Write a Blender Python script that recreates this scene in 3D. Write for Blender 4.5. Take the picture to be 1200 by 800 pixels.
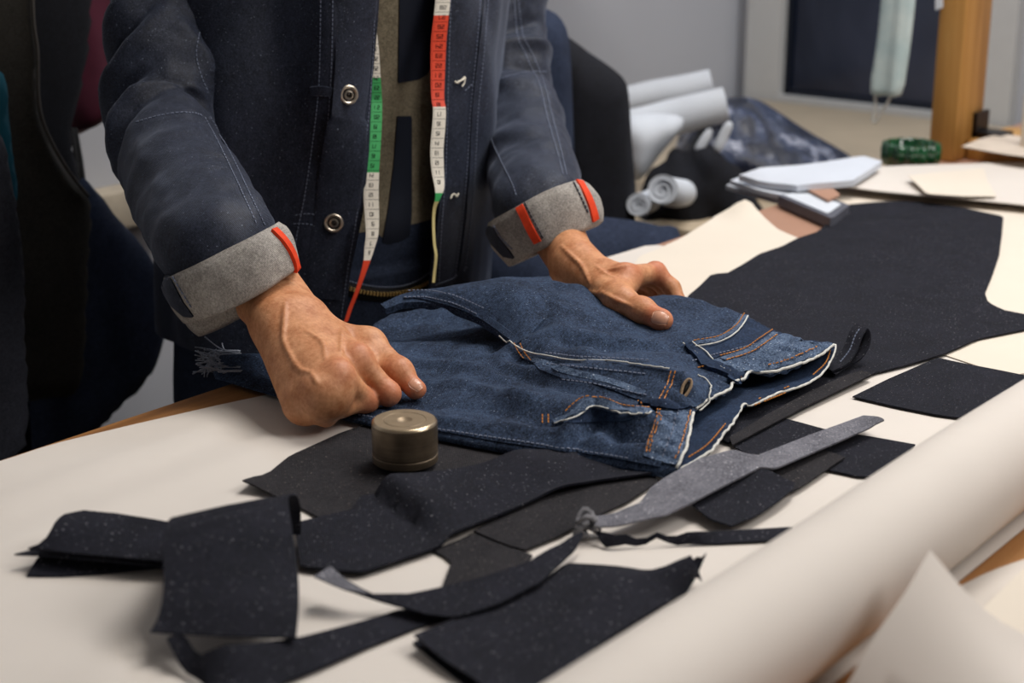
import bpy, bmesh, math, random
import numpy as np
from mathutils import Vector, Matrix
from mathutils.bvhtree import BVHTree
from mathutils.geometry import delaunay_2d_cdt

for _o in list(bpy.data.objects):
    bpy.data.objects.remove(_o)
scene = bpy.context.scene
col = scene.collection
random.seed(4)
rng = np.random.default_rng(4)

# ------------------------------------------------------------------ camera
TZ = 0.90                       # height of the cutting table top
F = 1877.0                      # focal length in pixels of the 1200 x 800 frame
PITCH, AZ, CAMH = math.radians(17.4), math.radians(39.0), TZ + 0.45
_fh = np.array([math.cos(AZ), math.sin(AZ), 0.0])
RIGHT = np.array([math.sin(AZ), -math.cos(AZ), 0.0])
FWD = _fh * math.cos(PITCH) - np.array([0, 0, 1.0]) * math.sin(PITCH)
UP = _fh * math.sin(PITCH) + np.array([0, 0, 1.0]) * math.cos(PITCH)
CAM = np.array([0, 0, CAMH])
cd = bpy.data.cameras.new('camera')
cam = bpy.data.objects.new('camera', cd)
col.objects.link(cam)
cam.matrix_world = Matrix(((RIGHT[0], UP[0], -FWD[0], CAM[0]), (RIGHT[1], UP[1], -FWD[1], CAM[1]),
                           (RIGHT[2], UP[2], -FWD[2], CAM[2]), (0, 0, 0, 1)))
cd.sensor_width = 36.0
cd.lens = F / 1200.0 * 36.0
cd.clip_start = 0.05
cd.dof.use_dof = True
cd.dof.focus_distance = 1.36
cd.dof.aperture_fstop = 5.6
scene.camera = cam

# ------------------------------------------------------------------ world, lamps, exposure
world = bpy.data.worlds.new('world')
scene.world = world
world.use_nodes = True
world.node_tree.nodes['Background'].inputs[0].default_value = (0.55, 0.66, 0.85, 1)
world.node_tree.nodes['Background'].inputs[1].default_value = 0.16


def area(name, loc, target, size, power, color, size_y=None):
    l = bpy.data.lights.new(name, 'AREA')
    l.energy = power
    l.color = color
    l.shape = 'RECTANGLE'
    l.size = size
    l.size_y = size_y or size
    o = bpy.data.objects.new(name, l)
    col.objects.link(o)
    o.location = loc
    o.rotation_euler = (Vector(target) - Vector(loc)).to_track_quat('-Z', 'Y').to_euler()
    return o


area('ceiling_lamp_light', (1.68, 0.60, 2.50), (1.12, 0.80, TZ), 0.55, 20, (1.0, 0.95, 0.89), 0.9)
area('second_ceiling_light', (1.65, -0.65, 2.4), (1.15, 1.1, TZ + .1), 0.9, 17, (1.0, 0.96, 0.93))
area('far_ceiling_light', (2.5, 1.1, 2.55), (2.6, 1.3, 0.6), 0.6, 9, (0.78, 0.87, 1.0))
scene.view_settings.view_transform = 'Standard'
scene.view_settings.look = 'None'
scene.view_settings.gamma = 1.0
scene.view_settings.use_curve_mapping = False
scene.view_settings.exposure = 0.24


# ------------------------------------------------------------------ placing helpers
def ray(u, v):
    return FWD * F + RIGHT * (u - 600.0) - UP * (v - 400.0)


def on(u, v, z=0.0):
    """point on the level plane z above the table top seen at pixel u, v"""
    d = ray(u, v)
    return CAM + d * ((TZ + z - CAMH) / d[2])


def at(u, v, dist):
    return CAM + ray(u, v) / F * dist


def on_y(u, v, y):
    d = ray(u, v)
    return CAM + d * (y / d[1])


def on_x(u, v, x):
    d = ray(u, v)
    return CAM + d * (x / d[0])


def proj(p):
    d = np.asarray(p, float) - CAM
    return 600 + F * (d @ RIGHT) / (d @ FWD), 400 - F * (d @ UP) / (d @ FWD)


def unit(v):
    v = np.asarray(v, float)
    return v / max(np.linalg.norm(v), 1e-12)


def vnoise(p, scale, seed=0):
    """smooth value noise in -1..1 at points p (n,3)"""
    p = np.asarray(p, float) * scale + seed * 17.31
    i = np.floor(p).astype(np.int64)
    f = p - i
    f = f * f * (3 - 2 * f)
    out = 0

    def h(a, b, c):
        n = (a * 374761393 + b * 668265263 + c * 2147483647 + seed * 144665) & 0x7fffffff
        n = ((n ^ (n >> 13)) * 1274126177) & 0x7fffffff
        return ((n ^ (n >> 16)) & 0xffff) / 32767.5 - 1.0
    for dx in (0, 1):
        for dy in (0, 1):
            for dz in (0, 1):
                w = (f[:, 0] if dx else 1 - f[:, 0]) * (f[:, 1] if dy else 1 - f[:, 1]) * (f[:, 2] if dz else 1 - f[:, 2])
                out = out + w * h(i[:, 0] + dx, i[:, 1] + dy, i[:, 2] + dz)
    return out


def fbm(p, scale, oct=3, seed=0):
    return sum(vnoise(p, scale * 2 ** k, seed + k) / 2 ** k for k in range(oct))


# ------------------------------------------------------------------ object helpers
ORG = {}                        # world origin of every object, by name


def obj(name, verts, faces, mat, parent=None, smooth=True, origin=None, label=None, cat=None, group=None, kind=None, sharp=None):
    verts = np.asarray(verts, float)
    if parent is not None:
        org = ORG[parent.name]
    elif origin is not None:
        org = np.asarray(origin, float)
    else:
        org = np.array([verts[:, 0].mean(), verts[:, 1].mean(), verts[:, 2].min()])
    me = bpy.data.meshes.new(name)
    me.from_pydata([tuple(v) for v in verts - org], [], [tuple(int(i) for i in f) for f in faces])
    me.validate()
    if smooth:
        me.shade_smooth()
        if sharp:
            me.set_sharp_from_angle(angle=math.radians(sharp))
    if mat is not None:
        me.materials.append(mat)
    o = bpy.data.objects.new(name, me)
    col.objects.link(o)
    ORG[o.name] = org
    if parent is not None:
        o.parent = parent
    else:
        o.location = org
    tag(o, label, cat, group, kind)
    return o


def tag(o, label=None, cat=None, group=None, kind=None):
    if label: o['label'] = label
    if cat: o['category'] = cat
    if group: o['group'] = group
    if kind: o['kind'] = kind
    return o


def thing(name, loc, label, cat, group=None):
    o = bpy.data.objects.new(name, None)
    o.empty_display_size = 0.05
    col.objects.link(o)
    o.location = Vector(loc)
    ORG[o.name] = np.asarray(loc, float)
    return tag(o, label, cat, group)


def mesh_of(o):
    """world verts and faces of a mesh object (no rotation used anywhere)"""
    return np.array([v.co[:] for v in o.data.vertices]) + ORG[o.name], [tuple(p.vertices) for p in o.data.polygons]


def bvh_of(*objs):
    V, Fs, n = [], [], 0
    for o in objs:
        v, f = mesh_of(o)
        V.append(v)
        Fs += [tuple(i + n for i in q) for q in f]
        n += len(v)
    V = np.concatenate(V)
    return BVHTree.FromPolygons([tuple(v) for v in V], Fs)


def hit(bvh, u, v):
    d = unit(ray(u, v))
    loc, nor, idx, dist = bvh.ray_cast(Vector(CAM), Vector(d))
    if loc is None:
        return None, None
    n = np.array(nor)
    if n @ d > 0: n = -n
    return np.array(loc), n


class MB:
    def __init__(s):
        s.v, s.f = [], []

    def add(s, verts, faces):
        n = len(s.v)
        s.v += [tuple(map(float, p)) for p in verts]
        s.f += [tuple(int(i) + n for i in q) for q in faces]

    def box(s, c, half, ax=None, ay=None, az=None):
        c = np.asarray(c, float)
        ax = np.array([1, 0, 0.]) if ax is None else unit(ax)
        ay = np.array([0, 1, 0.]) if ay is None else unit(ay)
        az = np.array([0, 0, 1.]) if az is None else unit(az)
        vs = [c + ax * half[0] * i + ay * half[1] * j + az * half[2] * k for i in (-1, 1) for j in (-1, 1) for k in (-1, 1)]
        s.add(vs, [(0, 1, 3, 2), (4, 6, 7, 5), (0, 4, 5, 1), (2, 3, 7, 6), (0, 2, 6, 4), (1, 5, 7, 3)])

    def tube(s, pts, r, n=8, cap=True):
        pts = [np.asarray(p, float) for p in pts]
        rr = r if hasattr(r, '__len__') else [r] * len(pts)
        b = len(s.v)
        prev = None
        for i, p in enumerate(pts):
            t = unit(pts[min(i + 1, len(pts) - 1)] - pts[max(i - 1, 0)])
            if prev is None:
                a = unit(np.cross(t, [0.31, 0.2, 0.93]))
            else:
                a = unit(prev - t * (prev @ t))
            prev = a
            c = np.cross(t, a)
            for k in range(n):
                th = 2 * math.pi * k / n
                s.v.append(tuple(p + (a * math.cos(th) + c * math.sin(th)) * rr[i]))
        for i in range(len(pts) - 1):
            for k in range(n):
                k2 = (k + 1) % n
                s.f.append((b + i * n + k, b + i * n + k2, b + (i + 1) * n + k2, b + (i + 1) * n + k))
        if cap:
            s.f.append(tuple(b + k for k in range(n))[::-1])
            s.f.append(tuple(b + (len(pts) - 1) * n + k for k in range(n)))

    def lathe(s, c, prof, n=48, ax=None, ay=None, az=None, cap0=True, cap1=True):
        ax = np.array([1, 0, 0.]) if ax is None else unit(ax)
        ay = np.array([0, 1, 0.]) if ay is None else unit(ay)
        az = np.array([0, 0, 1.]) if az is None else unit(az)
        c = np.asarray(c, float)
        b = len(s.v)
        for r, z in prof:
            for k in range(n):
                th = 2 * math.pi * k / n
                s.v.append(tuple(c + az * z + (ax * math.cos(th) + ay * math.sin(th)) * r))
        for i in range(len(prof) - 1):
            for k in range(n):
                k2 = (k + 1) % n
                s.f.append((b + i * n + k, b + i * n + k2, b + (i + 1) * n + k2, b + (i + 1) * n + k))
        if cap0: s.f.append(tuple(b + k for k in range(n))[::-1])
        if cap1: s.f.append(tuple(b + (len(prof) - 1) * n + k for k in range(n)))

    def build(s, name, mat, parent=None, **k):
        return obj(name, s.v, s.f, mat, parent, **k)


def box_obj(name, lo, hi, mat, parent=None, bevel=0.0, **k):
    lo, hi = np.asarray(lo, float), np.asarray(hi, float)
    bm = bmesh.new()
    bmesh.ops.create_cube(bm, size=1.0)
    for v in bm.verts:
        v.co = Vector((lo + hi) / 2 + np.array(v.co) * (hi - lo))
    if bevel:
        bmesh.ops.bevel(bm, geom=list(bm.edges), offset=bevel, segments=2, affect='EDGES', profile=0.5)
    vs = [tuple(v.co) for v in bm.verts]
    bm.verts.index_update()
    fs = [tuple(v.index for v in f.verts) for f in bm.faces]
    bm.free()
    return obj(name, vs, fs, mat, parent, smooth=bool(bevel), sharp=40, **k)


def resample(pts, step, closed=False):
    pts = np.asarray(pts, float)
    if closed: pts = np.vstack([pts, pts[:1]])
    seg = np.linalg.norm(np.diff(pts, axis=0), axis=1)
    s = np.concatenate([[0], np.cumsum(seg)])
    n = max(int(round(s[-1] / step)), 2)
    t = np.linspace(0, s[-1], n + 1)
    out = np.stack([np.interp(t, s, pts[:, k]) for k in range(pts.shape[1])], 1)
    return out[:-1] if closed else out


def smooth_poly(pts, closed=True, n=4):
    """Catmull-Rom through the points"""
    pts = np.asarray(pts, float)
    N = len(pts)
    out = []
    for i in range(N if closed else N - 1):
        if closed:
            p0, p1, p2, p3 = pts[(i - 1) % N], pts[i], pts[(i + 1) % N], pts[(i + 2) % N]
        else:
            p0, p1, p2, p3 = pts[max(i - 1, 0)], pts[i], pts[i + 1], pts[min(i + 2, N - 1)]
        for k in range(n):
            t = k / n
            out.append(0.5 * ((2 * p1) + (-p0 + p2) * t + (2 * p0 - 5 * p1 + 4 * p2 - p3) * t * t + (-p0 + 3 * p1 - 3 * p2 + p3) * t ** 3))
    if not closed: out.append(pts[-1])
    return np.array(out)


def inside(pts, poly):
    x, y = pts[:, 0], pts[:, 1]
    r = np.zeros(len(pts), bool)
    for (x1, y1), (x2, y2) in zip(poly, np.roll(poly, -1, 0)):
        c = ((y1 > y) != (y2 > y)) & (x < (x2 - x1) * (y - y1) / (y2 - y1 + 1e-15) + x1)
        r ^= c
    return r


def seg_dist(pts, a, b):
    d = b - a
    t = np.clip(((pts - a) @ d) / max(d @ d, 1e-15), 0, 1)
    return np.linalg.norm(pts - (a + t[:, None] * d), axis=1)


def line_dist(pts, line, closed=False):
    line = np.asarray(line, float)
    out = np.full(len(pts), 1e9)
    for i in range(len(line) if closed else len(line) - 1):
        out = np.minimum(out, seg_dist(pts, line[i], line[(i + 1) % len(line)]))
    return out


def tri_poly(poly, step):
    """2D triangulation of a polygon with an inner lattice; returns points, tris, boundary order"""
    poly = np.asarray(poly, float)
    lo, hi = poly.min(0), poly.max(0)
    gx = np.arange(lo[0], hi[0], step)
    gy = np.arange(lo[1], hi[1], step * 0.87)
    g = np.array([(x + (step / 2 if j % 2 else 0), y) for j, y in enumerate(gy) for x in gx])
    if len(g):
        g = g[inside(g, poly)]
    if len(g):
        g = g[line_dist(g, poly, True) > step * 0.45]
    n = len(poly)
    pts = [Vector(p) for p in poly] + [Vector(p) for p in g]
    r = delaunay_2d_cdt(pts, [(i, (i + 1) % n) for i in range(n)], [], 1, 1e-7)
    V = np.array([p[:] for p in r[0]])
    T = [tuple(t) for t in r[2]]
    cnt = {}
    for t in T:
        for i in range(3):
            e = (t[i], t[(i + 1) % 3])
            cnt[e] = 1
    bnd = [e for e in cnt if (e[1], e[0]) not in cnt]
    return V, T, bnd


def tps(ctrl, q, reg=1e-5):
    """thin plate spline height through ctrl (x, y, z), evaluated at q (x, y)"""
    ctrl = np.asarray(ctrl, float)
    P, z = ctrl[:, :2], ctrl[:, 2]
    n = len(P)

    def U(r2):
        return np.where(r2 > 1e-14, r2 * np.log(np.maximum(r2, 1e-14)), 0)
    K = U(((P[:, None] - P[None]) ** 2).sum(-1)) + np.eye(n) * reg
    A = np.zeros((n + 3, n + 3))
    A[:n, :n] = K
    A[:n, n] = A[n, :n] = 1
    A[:n, n + 1:] = P
    A[n + 1:, :n] = P.T
    w = np.linalg.solve(A, np.concatenate([z, [0, 0, 0]]))
    out = np.empty(len(q))
    for s in range(0, len(q), 4000):
        b = q[s:s + 4000]
        out[s:s + 4000] = U(((b[:, None] - P[None]) ** 2).sum(-1)) @ w[:n] + w[n] + b @ w[n + 1:]
    return out


def close_sheet(V2, T, bnd, ztop, zbot):
    n = len(V2)
    verts = np.vstack([np.column_stack([V2, ztop]), np.column_stack([V2, zbot])])
    faces = [t for t in T] + [(t[2] + n, t[1] + n, t[0] + n) for t in T] + [(b, a, a + n, b + n) for a, b in bnd]
    return verts, faces


def sheet(name, pts, mat, z=0.002, ctrl=(), thick=0.0011, step=0.012, wave=0.0006, wscale=14, seed=1, parent=None, smooth_out=0, extra=None, zmin=None, **k):
    """a piece of cloth or paper lying on the table; pts (u, v[, z]); z above the table top"""
    P = [on(p[0], p[1], p[2] if len(p) > 2 else z) for p in pts]
    P = np.array(P)
    if smooth_out:
        P = smooth_poly(P, True, smooth_out)
    flat = all(len(p) == 2 for p in pts) and not len(ctrl)
    Pb = resample(P, step, True)
    V, T, bnd = tri_poly(Pb[:, :2], step)
    if flat:
        zt = np.full(len(V), TZ + z)
    else:
        C = [tuple(p) for p in resample(P, max(step * 2.5, 0.02), True)] + [tuple(on(*c)) for c in ctrl]
        C = np.array(C)
        zt = tps(C, V)
    P3 = np.column_stack([V, np.zeros(len(V))])
    zt = zt + wave * (1 + fbm(P3, wscale, 2, seed))
    if extra is not None:
        zt = zt + extra(V)
    if zmin is not None:
        zt = np.maximum(zt, TZ + zmin + thick)
    v, f = close_sheet(V, T, bnd, zt + 0.0, zt - thick)
    return obj(name, v, f, mat, parent, sharp=50, **k)


def ribbon_on(name, bvh, path, width, mat, parent=None, lift=0.0008, thick=0.0012, step=0.004, smooth_path=True, kind=None, label=None):
    """a raised strip (seam, loop, selvedge) laid on a surface along a pixel path"""
    P = np.asarray(path, float)
    if smooth_path and len(P) > 2: P = smooth_poly(P, False, 5)
    P = resample(P, 2.0)
    pts, nor = [], []
    for u, v in P:
        p, n = hit(bvh, u, v)
        if p is None: continue
        pts.append(p); nor.append(n)
    if len(pts) < 3: return None
    pts, nor = np.array(pts), np.array(nor)
    for _ in range(2):
        nor[1:-1] = (nor[:-2] + nor[1:-1] + nor[2:]) / 3
    V, Fs = [], []
    m = len(pts)
    for i in range(m):
        t = unit(pts[min(i + 1, m - 1)] - pts[max(i - 1, 0)])
        n = unit(nor[i])
        s = unit(np.cross(n, t))
        for a, b in ((-.5, 0.0), (-.42, 1), (.42, 1), (.5, 0.0)):
            V.append(pts[i] + s * width * a + n * (lift + (thick if b else -thick)))
    for i in range(m - 1):
        for k in range(4):
            k2 = (k + 1) % 4
            Fs.append((i * 4 + k, i * 4 + k2, i * 4 + 4 + k2, i * 4 + 4 + k))
    Fs.append((3, 2, 1, 0)); Fs.append(tuple((m - 1) * 4 + k for k in range(4)))
    return obj(name, V, Fs, mat, parent, sharp=60, kind=kind, label=label)


def stitches_on(mb, bvh, path, dash=0.0032, gap=0.0018, r=0.00045, lift=0.0006, smooth_path=True, jitter=0.0):
    """a row of thread stitches along a pixel path; added to mb"""
    P = np.asarray(path, float)
    if smooth_path and len(P) > 2: P = smooth_poly(P, False, 5)
    P = resample(P, 1.5)
    pts, nor = [], []
    for u, v in P:
        p, n = hit(bvh, u, v)
        if p is None: continue
        pts.append(p); nor.append(n)
    if len(pts) < 2: return
    pts, nor = np.array(pts), np.array(nor)
    s = np.concatenate([[0], np.cumsum(np.linalg.norm(np.diff(pts, axis=0), axis=1))])
    a = 0.0
    while a + dash < s[-1]:
        q = [np.array([np.interp(x, s, pts[:, k]) for k in range(3)]) for x in (a, a + dash)]
        nn = unit([np.interp(a + dash / 2, s, nor[:, k]) for k in range(3)])
        if np.linalg.norm(q[1] - q[0]) > 1e-6 and np.linalg.norm(q[1] - q[0]) < dash * 3:
            t = unit(q[1] - q[0])
            sd = unit(np.cross(nn, t))
            mb.box((q[0] + q[1]) / 2 + nn * lift + sd * jitter * (random.random() - .5), (np.linalg.norm(q[1] - q[0]) / 2, r, r), t, sd, nn)
        a += dash + gap


def patch_on(name, bvh, poly, mat, parent, lift=.0012, step=4.0, **k):
    P_ = resample(np.array(poly, float), step, True)
    V2_, T_, B_ = tri_poly(P_, step)
    pts, last = [], None
    cx, cy = np.mean(P_, 0)
    for u, v in V2_:
        h, n = hit(bvh, u, v)
        for q in range(1, 12):          # pull stray border points inwards until they meet the surface
            if h is not None: break
            h, n = hit(bvh, u + (cx - u) * q * .06, v + (cy - v) * q * .06)
        if h is None: h, n = last
        last = (h, n)
        pts.append((h + n * lift, h - n * .0005))
    A = np.array([q[0] for q in pts]); B = np.array([q[1] for q in pts])
    n_ = len(A)
    # flat pixel triangles run opposite to the surface: flip to face the camera
    return obj(name, np.vstack([A, B]), [t[::-1] for t in T_] + [tuple(i + n_ for i in t) for t in T_] + [(a, b, b + n_, a + n_) for a, b in B_], mat, parent, sharp=60, **k)



# ------------------------------------------------------------------ rounded solids from distance fields
def sd_cone(p, a, b, ra, rb):
    a, b = np.asarray(a, float), np.asarray(b, float)
    d = b - a
    t = np.clip(((p - a) @ d) / max(d @ d, 1e-12), 0, 1)
    return np.linalg.norm(p - (a + t[..., None] * d), axis=-1) - (ra + (rb - ra) * t)


def sd_ell(p, c, r, R=None):
    q = p - np.asarray(c, float)
    if R is not None: q = q @ np.asarray(R, float).T
    r = np.asarray(r, float)
    k0 = np.linalg.norm(q / r, axis=-1)
    k1 = np.linalg.norm(q / (r * r), axis=-1)
    return k0 * (k0 - 1.0) / np.maximum(k1, 1e-9)


def smin(a, b, k):
    h = np.clip(0.5 + 0.5 * (b - a) / k, 0, 1)
    return b + (a - b) * h - k * h * (1 - h)


def surf_net(fn, lo, hi, h):
    lo, hi = np.asarray(lo, float), np.asarray(hi, float)
    n = np.ceil((hi - lo) / h).astype(int) + 1
    xs = [lo[k] + h * np.arange(n[k]) for k in range(3)]
    vol = np.empty(n, np.float32)
    Y, Z = np.meshgrid(xs[1], xs[2], indexing='ij')
    for i in range(0, n[0], 8):
        X = xs[0][i:i + 8]
        p = np.empty((len(X),) + Y.shape + (3,))
        p[..., 0] = X[:, None, None]
        p[..., 1] = Y
        p[..., 2] = Z
        vol[i:i + 8] = fn(p)
    s = vol < 0
    c = [s[(a):(a + n[0] - 1), b:b + n[1] - 1, d:d + n[2] - 1] for a in (0, 1) for b in (0, 1) for d in (0, 1)]
    cnt = sum(x.astype(np.int8) for x in c)
    act = (cnt > 0) & (cnt < 8)
    idx = np.full(act.shape, -1, np.int64)
    I = np.argwhere(act)
    idx[act] = np.arange(len(I))
    acc = np.zeros((len(I), 3))
    num = np.zeros(len(I))
    corners = [(a, b, d) for a in (0, 1) for b in (0, 1) for d in (0, 1)]
    for p in corners:
        for k in range(3):
            if p[k]: continue
            q = list(p); q[k] = 1
            v0 = vol[I[:, 0] + p[0], I[:, 1] + p[1], I[:, 2] + p[2]]
            v1 = vol[I[:, 0] + q[0], I[:, 1] + q[1], I[:, 2] + q[2]]
            m = (v0 < 0) != (v1 < 0)
            t = np.where(m, v0 / np.where(m, v0 - v1, 1), 0)
            pos = np.tile(np.array(p, float), (len(I), 1))
            pos[:, k] = t
            acc += pos * m[:, None]
            num += m
    V = lo + h * (I + acc / num[:, None])
    Fs = []
    for k in range(3):
        a, b = [(1, 2), (2, 0), (0, 1)][k]
        sl0 = [slice(None)] * 3; sl1 = [slice(None)] * 3
        sl0[k] = slice(0, n[k] - 1); sl1[k] = slice(1, n[k])
        s0, s1 = s[tuple(sl0)], s[tuple(sl1)]
        E = np.argwhere(s0 != s1)
        E = E[(E[:, a] > 0) & (E[:, b] > 0) & (E[:, a] < n[a] - 1) & (E[:, b] < n[b] - 1)]
        flip = s0[E[:, 0], E[:, 1], E[:, 2]]
        q = []
        for da, db in ((-1, -1), (0, -1), (0, 0), (-1, 0)):
            e = E.copy(); e[:, a] += da; e[:, b] += db
            q.append(idx[e[:, 0], e[:, 1], e[:, 2]])
        q = np.stack(q, 1)
        q[~flip] = q[~flip][:, ::-1]
        Fs.append(q)
    return V, np.concatenate(Fs)


# ------------------------------------------------------------------ materials
def lin(r, g, b):
    f = lambda c: (c / 255 / 12.92) if c / 255 <= 0.04045 else ((c / 255 + 0.055) / 1.055) ** 2.4
    return (f(r), f(g), f(b), 1.0)


class NT:
    def __init__(s, name, rough=0.8, spec=0.3, metal=0.0):
        s.m = bpy.data.materials.new(name)
        s.m.use_nodes = True
        s.t = s.m.node_tree
        s.p = s.t.nodes['Principled BSDF']
        s.p.inputs['Roughness'].default_value = rough
        s.p.inputs['Specular IOR Level'].default_value = spec
        s.p.inputs['Metallic'].default_value = metal
        s.tc = s.n('ShaderNodeTexCoord')

    def n(s, typ, **kw):
        x = s.t.nodes.new(typ)
        for k, v in kw.items(): setattr(x, k, v)
        return x

    def l(s, a, b): s.t.links.new(a, b)

    def mapping(s, scale=(1, 1, 1), rot=(0, 0, 0)):
        m = s.n('ShaderNodeMapping')
        m.inputs['Scale'].default_value = scale
        m.inputs['Rotation'].default_value = rot
        s.l(s.tc.outputs['Object'], m.inputs['Vector'])
        return m.outputs[0]

    def noise(s, scale, detail=3, rough=0.55, vec=None, dist=0.0):
        x = s.n('ShaderNodeTexNoise')
        x.inputs['Scale'].default_value = scale
        x.inputs['Detail'].default_value = detail
        x.inputs['Roughness'].default_value = rough
        x.inputs['Distortion'].default_value = dist
        s.l(vec if vec is not None else s.tc.outputs['Object'], x.inputs['Vector'])
        return x.outputs['Fac']

    def ramp(s, fac, stops, interp='LINEAR'):
        r = s.n('ShaderNodeValToRGB')
        r.color_ramp.interpolation = interp
        e = r.color_ramp.elements
        while len(e) < len(stops): e.new(0.5)
        for i, (p, c) in enumerate(stops):
            e[i].position = p
            e[i].color = c if len(c) == 4 else (*c, 1)
        s.l(fac, r.inputs[0])
        return r.outputs[0]

    def mix(s, fac, a, b, mode='MIX'):
        m = s.n('ShaderNodeMix', data_type='RGBA', blend_type=mode)
        for sock, val in ((m.inputs[0], fac), (m.inputs[6], a), (m.inputs[7], b)):
            if isinstance(val, (int, float)): sock.default_value = val
            elif isinstance(val, tuple): sock.default_value = val
            else: s.l(val, sock)
        return m.outputs[2]

    def math(s, op, a, b=0.0):
        m = s.n('ShaderNodeMath', operation=op)
        for sock, val in zip(m.inputs, (a, b)):
            if isinstance(val, (int, float)): sock.default_value = val
            else: s.l(val, sock)
        return m.outputs[0]

    def base(s, c):
        if isinstance(c, tuple): s.p.inputs['Base Color'].default_value = c
        else: s.l(c, s.p.inputs['Base Color'])

    def bump(s, h, strength=0.3, dist=0.001):
        b = s.n('ShaderNodeBump')
        b.inputs['Strength'].default_value = strength
        b.inputs['Distance'].default_value = dist
        s.l(h, b.inputs['Height'])
        s.l(b.outputs[0], s.p.inputs['Normal'])


def denim(name, dark, light, speck=(0.5, 0.55, 0.62, 1), amount=0.71, mottle=18, rough=0.9, weave=1.0, sheen=0.0):
    m = NT(name, rough, 0.25)
    big = m.noise(mottle, 4, 0.6)
    mid = m.noise(150, 3, 0.65, dist=1.2)
    fine = m.noise(620, 2, 0.7)
    f = m.math('ADD', m.math('MULTIPLY', big, 0.27), m.math('ADD', m.math('MULTIPLY', mid, 0.27), m.math('MULTIPLY', fine, 0.46)))
    c = m.ramp(f, [(0.41, dark), (0.61, light)])
    sp = m.noise(600, 1, 0.5)
    sp = m.ramp(sp, [(amount, (0, 0, 0, 1)), (amount + 0.06, (1, 1, 1, 1))])
    c = m.mix(sp, c, speck)
    m.base(c)
    w = m.n('ShaderNodeTexWave')
    w.inputs['Scale'].default_value = 300
    w.inputs['Distortion'].default_value = 1.5
    w.inputs['Detail Scale'].default_value = 3
    m.l(m.mapping((1, 1, 1), (0.5, 0.6, 0.9)), w.inputs['Vector'])
    m.bump(m.math('ADD', m.math('MULTIPLY', w.outputs['Fac'], 0.35), m.math('ADD', m.math('MULTIPLY', mid, 0.8), fine)), 0.35 * weave, 0.0012)
    if sheen:
        m.p.inputs['Sheen Weight'].default_value = sheen
        m.p.inputs['Sheen Roughness'].default_value = 0.45
        m.p.inputs['Sheen Tint'].default_value = (0.62, 0.7, 0.9, 1)
    return m.m


def plain(name, c, rough=0.7, spec=0.3, metal=0.0, var=0.12, scale=30, bump=0.0, bscale=200):
    m = NT(name, rough, spec, metal)
    lo = tuple(x * (1 - var) for x in c[:3]) + (1,)
    hi = tuple(min(x * (1 + var), 1) for x in c[:3]) + (1,)
    m.base(m.ramp(m.noise(scale, 4), [(0.3, lo), (0.7, hi)]))
    if bump: m.bump(m.noise(bscale, 3), bump, 0.001)
    return m.m


def wood(name, c1, c2, c3, axis=0, scale=1.0, rough=0.45):
    m = NT(name, rough, 0.35)
    sc = [60 * scale] * 3
    sc[axis] = 3.0 * scale
    v = m.mapping(tuple(sc))
    g = m.noise(1.0, 6, 0.65, v, 0.6)
    sc2 = [12 * scale] * 3
    sc2[axis] = 0.9 * scale
    g2 = m.noise(1.0, 3, 0.5, m.mapping(tuple(sc2)), 0.8)
    c = m.ramp(m.math('ADD', m.math('MULTIPLY', g, 0.55), m.math('MULTIPLY', g2, 0.45)), [(0.34, c1), (0.5, c2), (0.68, c3)])
    m.base(c)
    m.bump(g, 0.12, 0.0006)
    return m.m


M = {}
M['paper'] = plain('white_pattern_paper', lin(216, 209, 201), 0.75, 0.25, var=0.025, scale=9, bump=0.04, bscale=40)
M['cream_paper'] = plain('cream_paper', lin(222, 212, 197), 0.75, 0.25, var=0.02, scale=9)
M['black_denim'] = denim('black_denim', lin(12, 14, 23), lin(29, 30, 41), lin(120, 120, 126), 0.70, 25)
M['black_denim_brown'] = denim('brown_black_denim', lin(26, 25, 29), lin(46, 44, 47), lin(120, 114, 108), 0.71, 25)
M['grey_denim'] = denim('grey_denim_reverse', lin(84, 84, 92), lin(124, 124, 132), lin(190, 190, 196), 0.69, 25)
M['jeans'] = denim('blue_denim', lin(15, 25, 42), lin(60, 77, 104), lin(120, 134, 156), 0.70, 22, weave=1.3)
M['jeans_dark'] = denim('dark_blue_denim', lin(18, 30, 50), lin(42, 60, 88), lin(110, 125, 150), 0.73, 22)
M['jeans_pale'] = denim('worn_pale_denim', lin(30, 46, 70), lin(100, 118, 144), lin(190, 200, 214), 0.7, 60)
M['frayed'] = plain('frayed_white_cotton', lin(205, 205, 200), 0.9, 0.1, var=0.2, scale=300)
M['orange_thread'] = plain('orange_thread', lin(186, 120, 52), 0.6, 0.3, var=0.15, scale=500)
M['white_thread'] = plain('pale_thread', lin(118, 126, 146), 0.7, 0.2, var=0.15, scale=500)
M['cream_thread'] = plain('cream_thread', lin(232, 226, 210), 0.7, 0.2)
M['jacket'] = denim('indigo_denim', lin(14, 19, 32), lin(47, 53, 70), lin(122, 130, 146), 0.72, 14, rough=0.54, weave=1.0, sheen=0.22)
M['cuff'] = denim('ecru_denim_reverse', lin(128, 124, 120), lin(178, 173, 166), lin(90, 88, 90), 0.74, 40, weave=1.2)
M['selvedge'] = plain('orange_red_selvedge', lin(225, 70, 36), 0.7, 0.2, var=0.1, scale=200, bump=0.3, bscale=900)
M['tee'] = denim('olive_jersey', lin(92, 84, 68), lin(132, 122, 102), lin(140, 132, 118), 0.74, 30, weave=0.5)
M['tee_print'] = plain('navy_print', lin(19, 24, 36), 0.75, 0.2)
M['trousers'] = denim('navy_trouser_denim', lin(17, 24, 40), lin(42, 52, 72), lin(90, 100, 120), 0.74, 20)
M['brass'] = plain('brass', lin(206, 172, 108), 0.35, 0.5, 0.35, var=0.1, scale=300)
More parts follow.
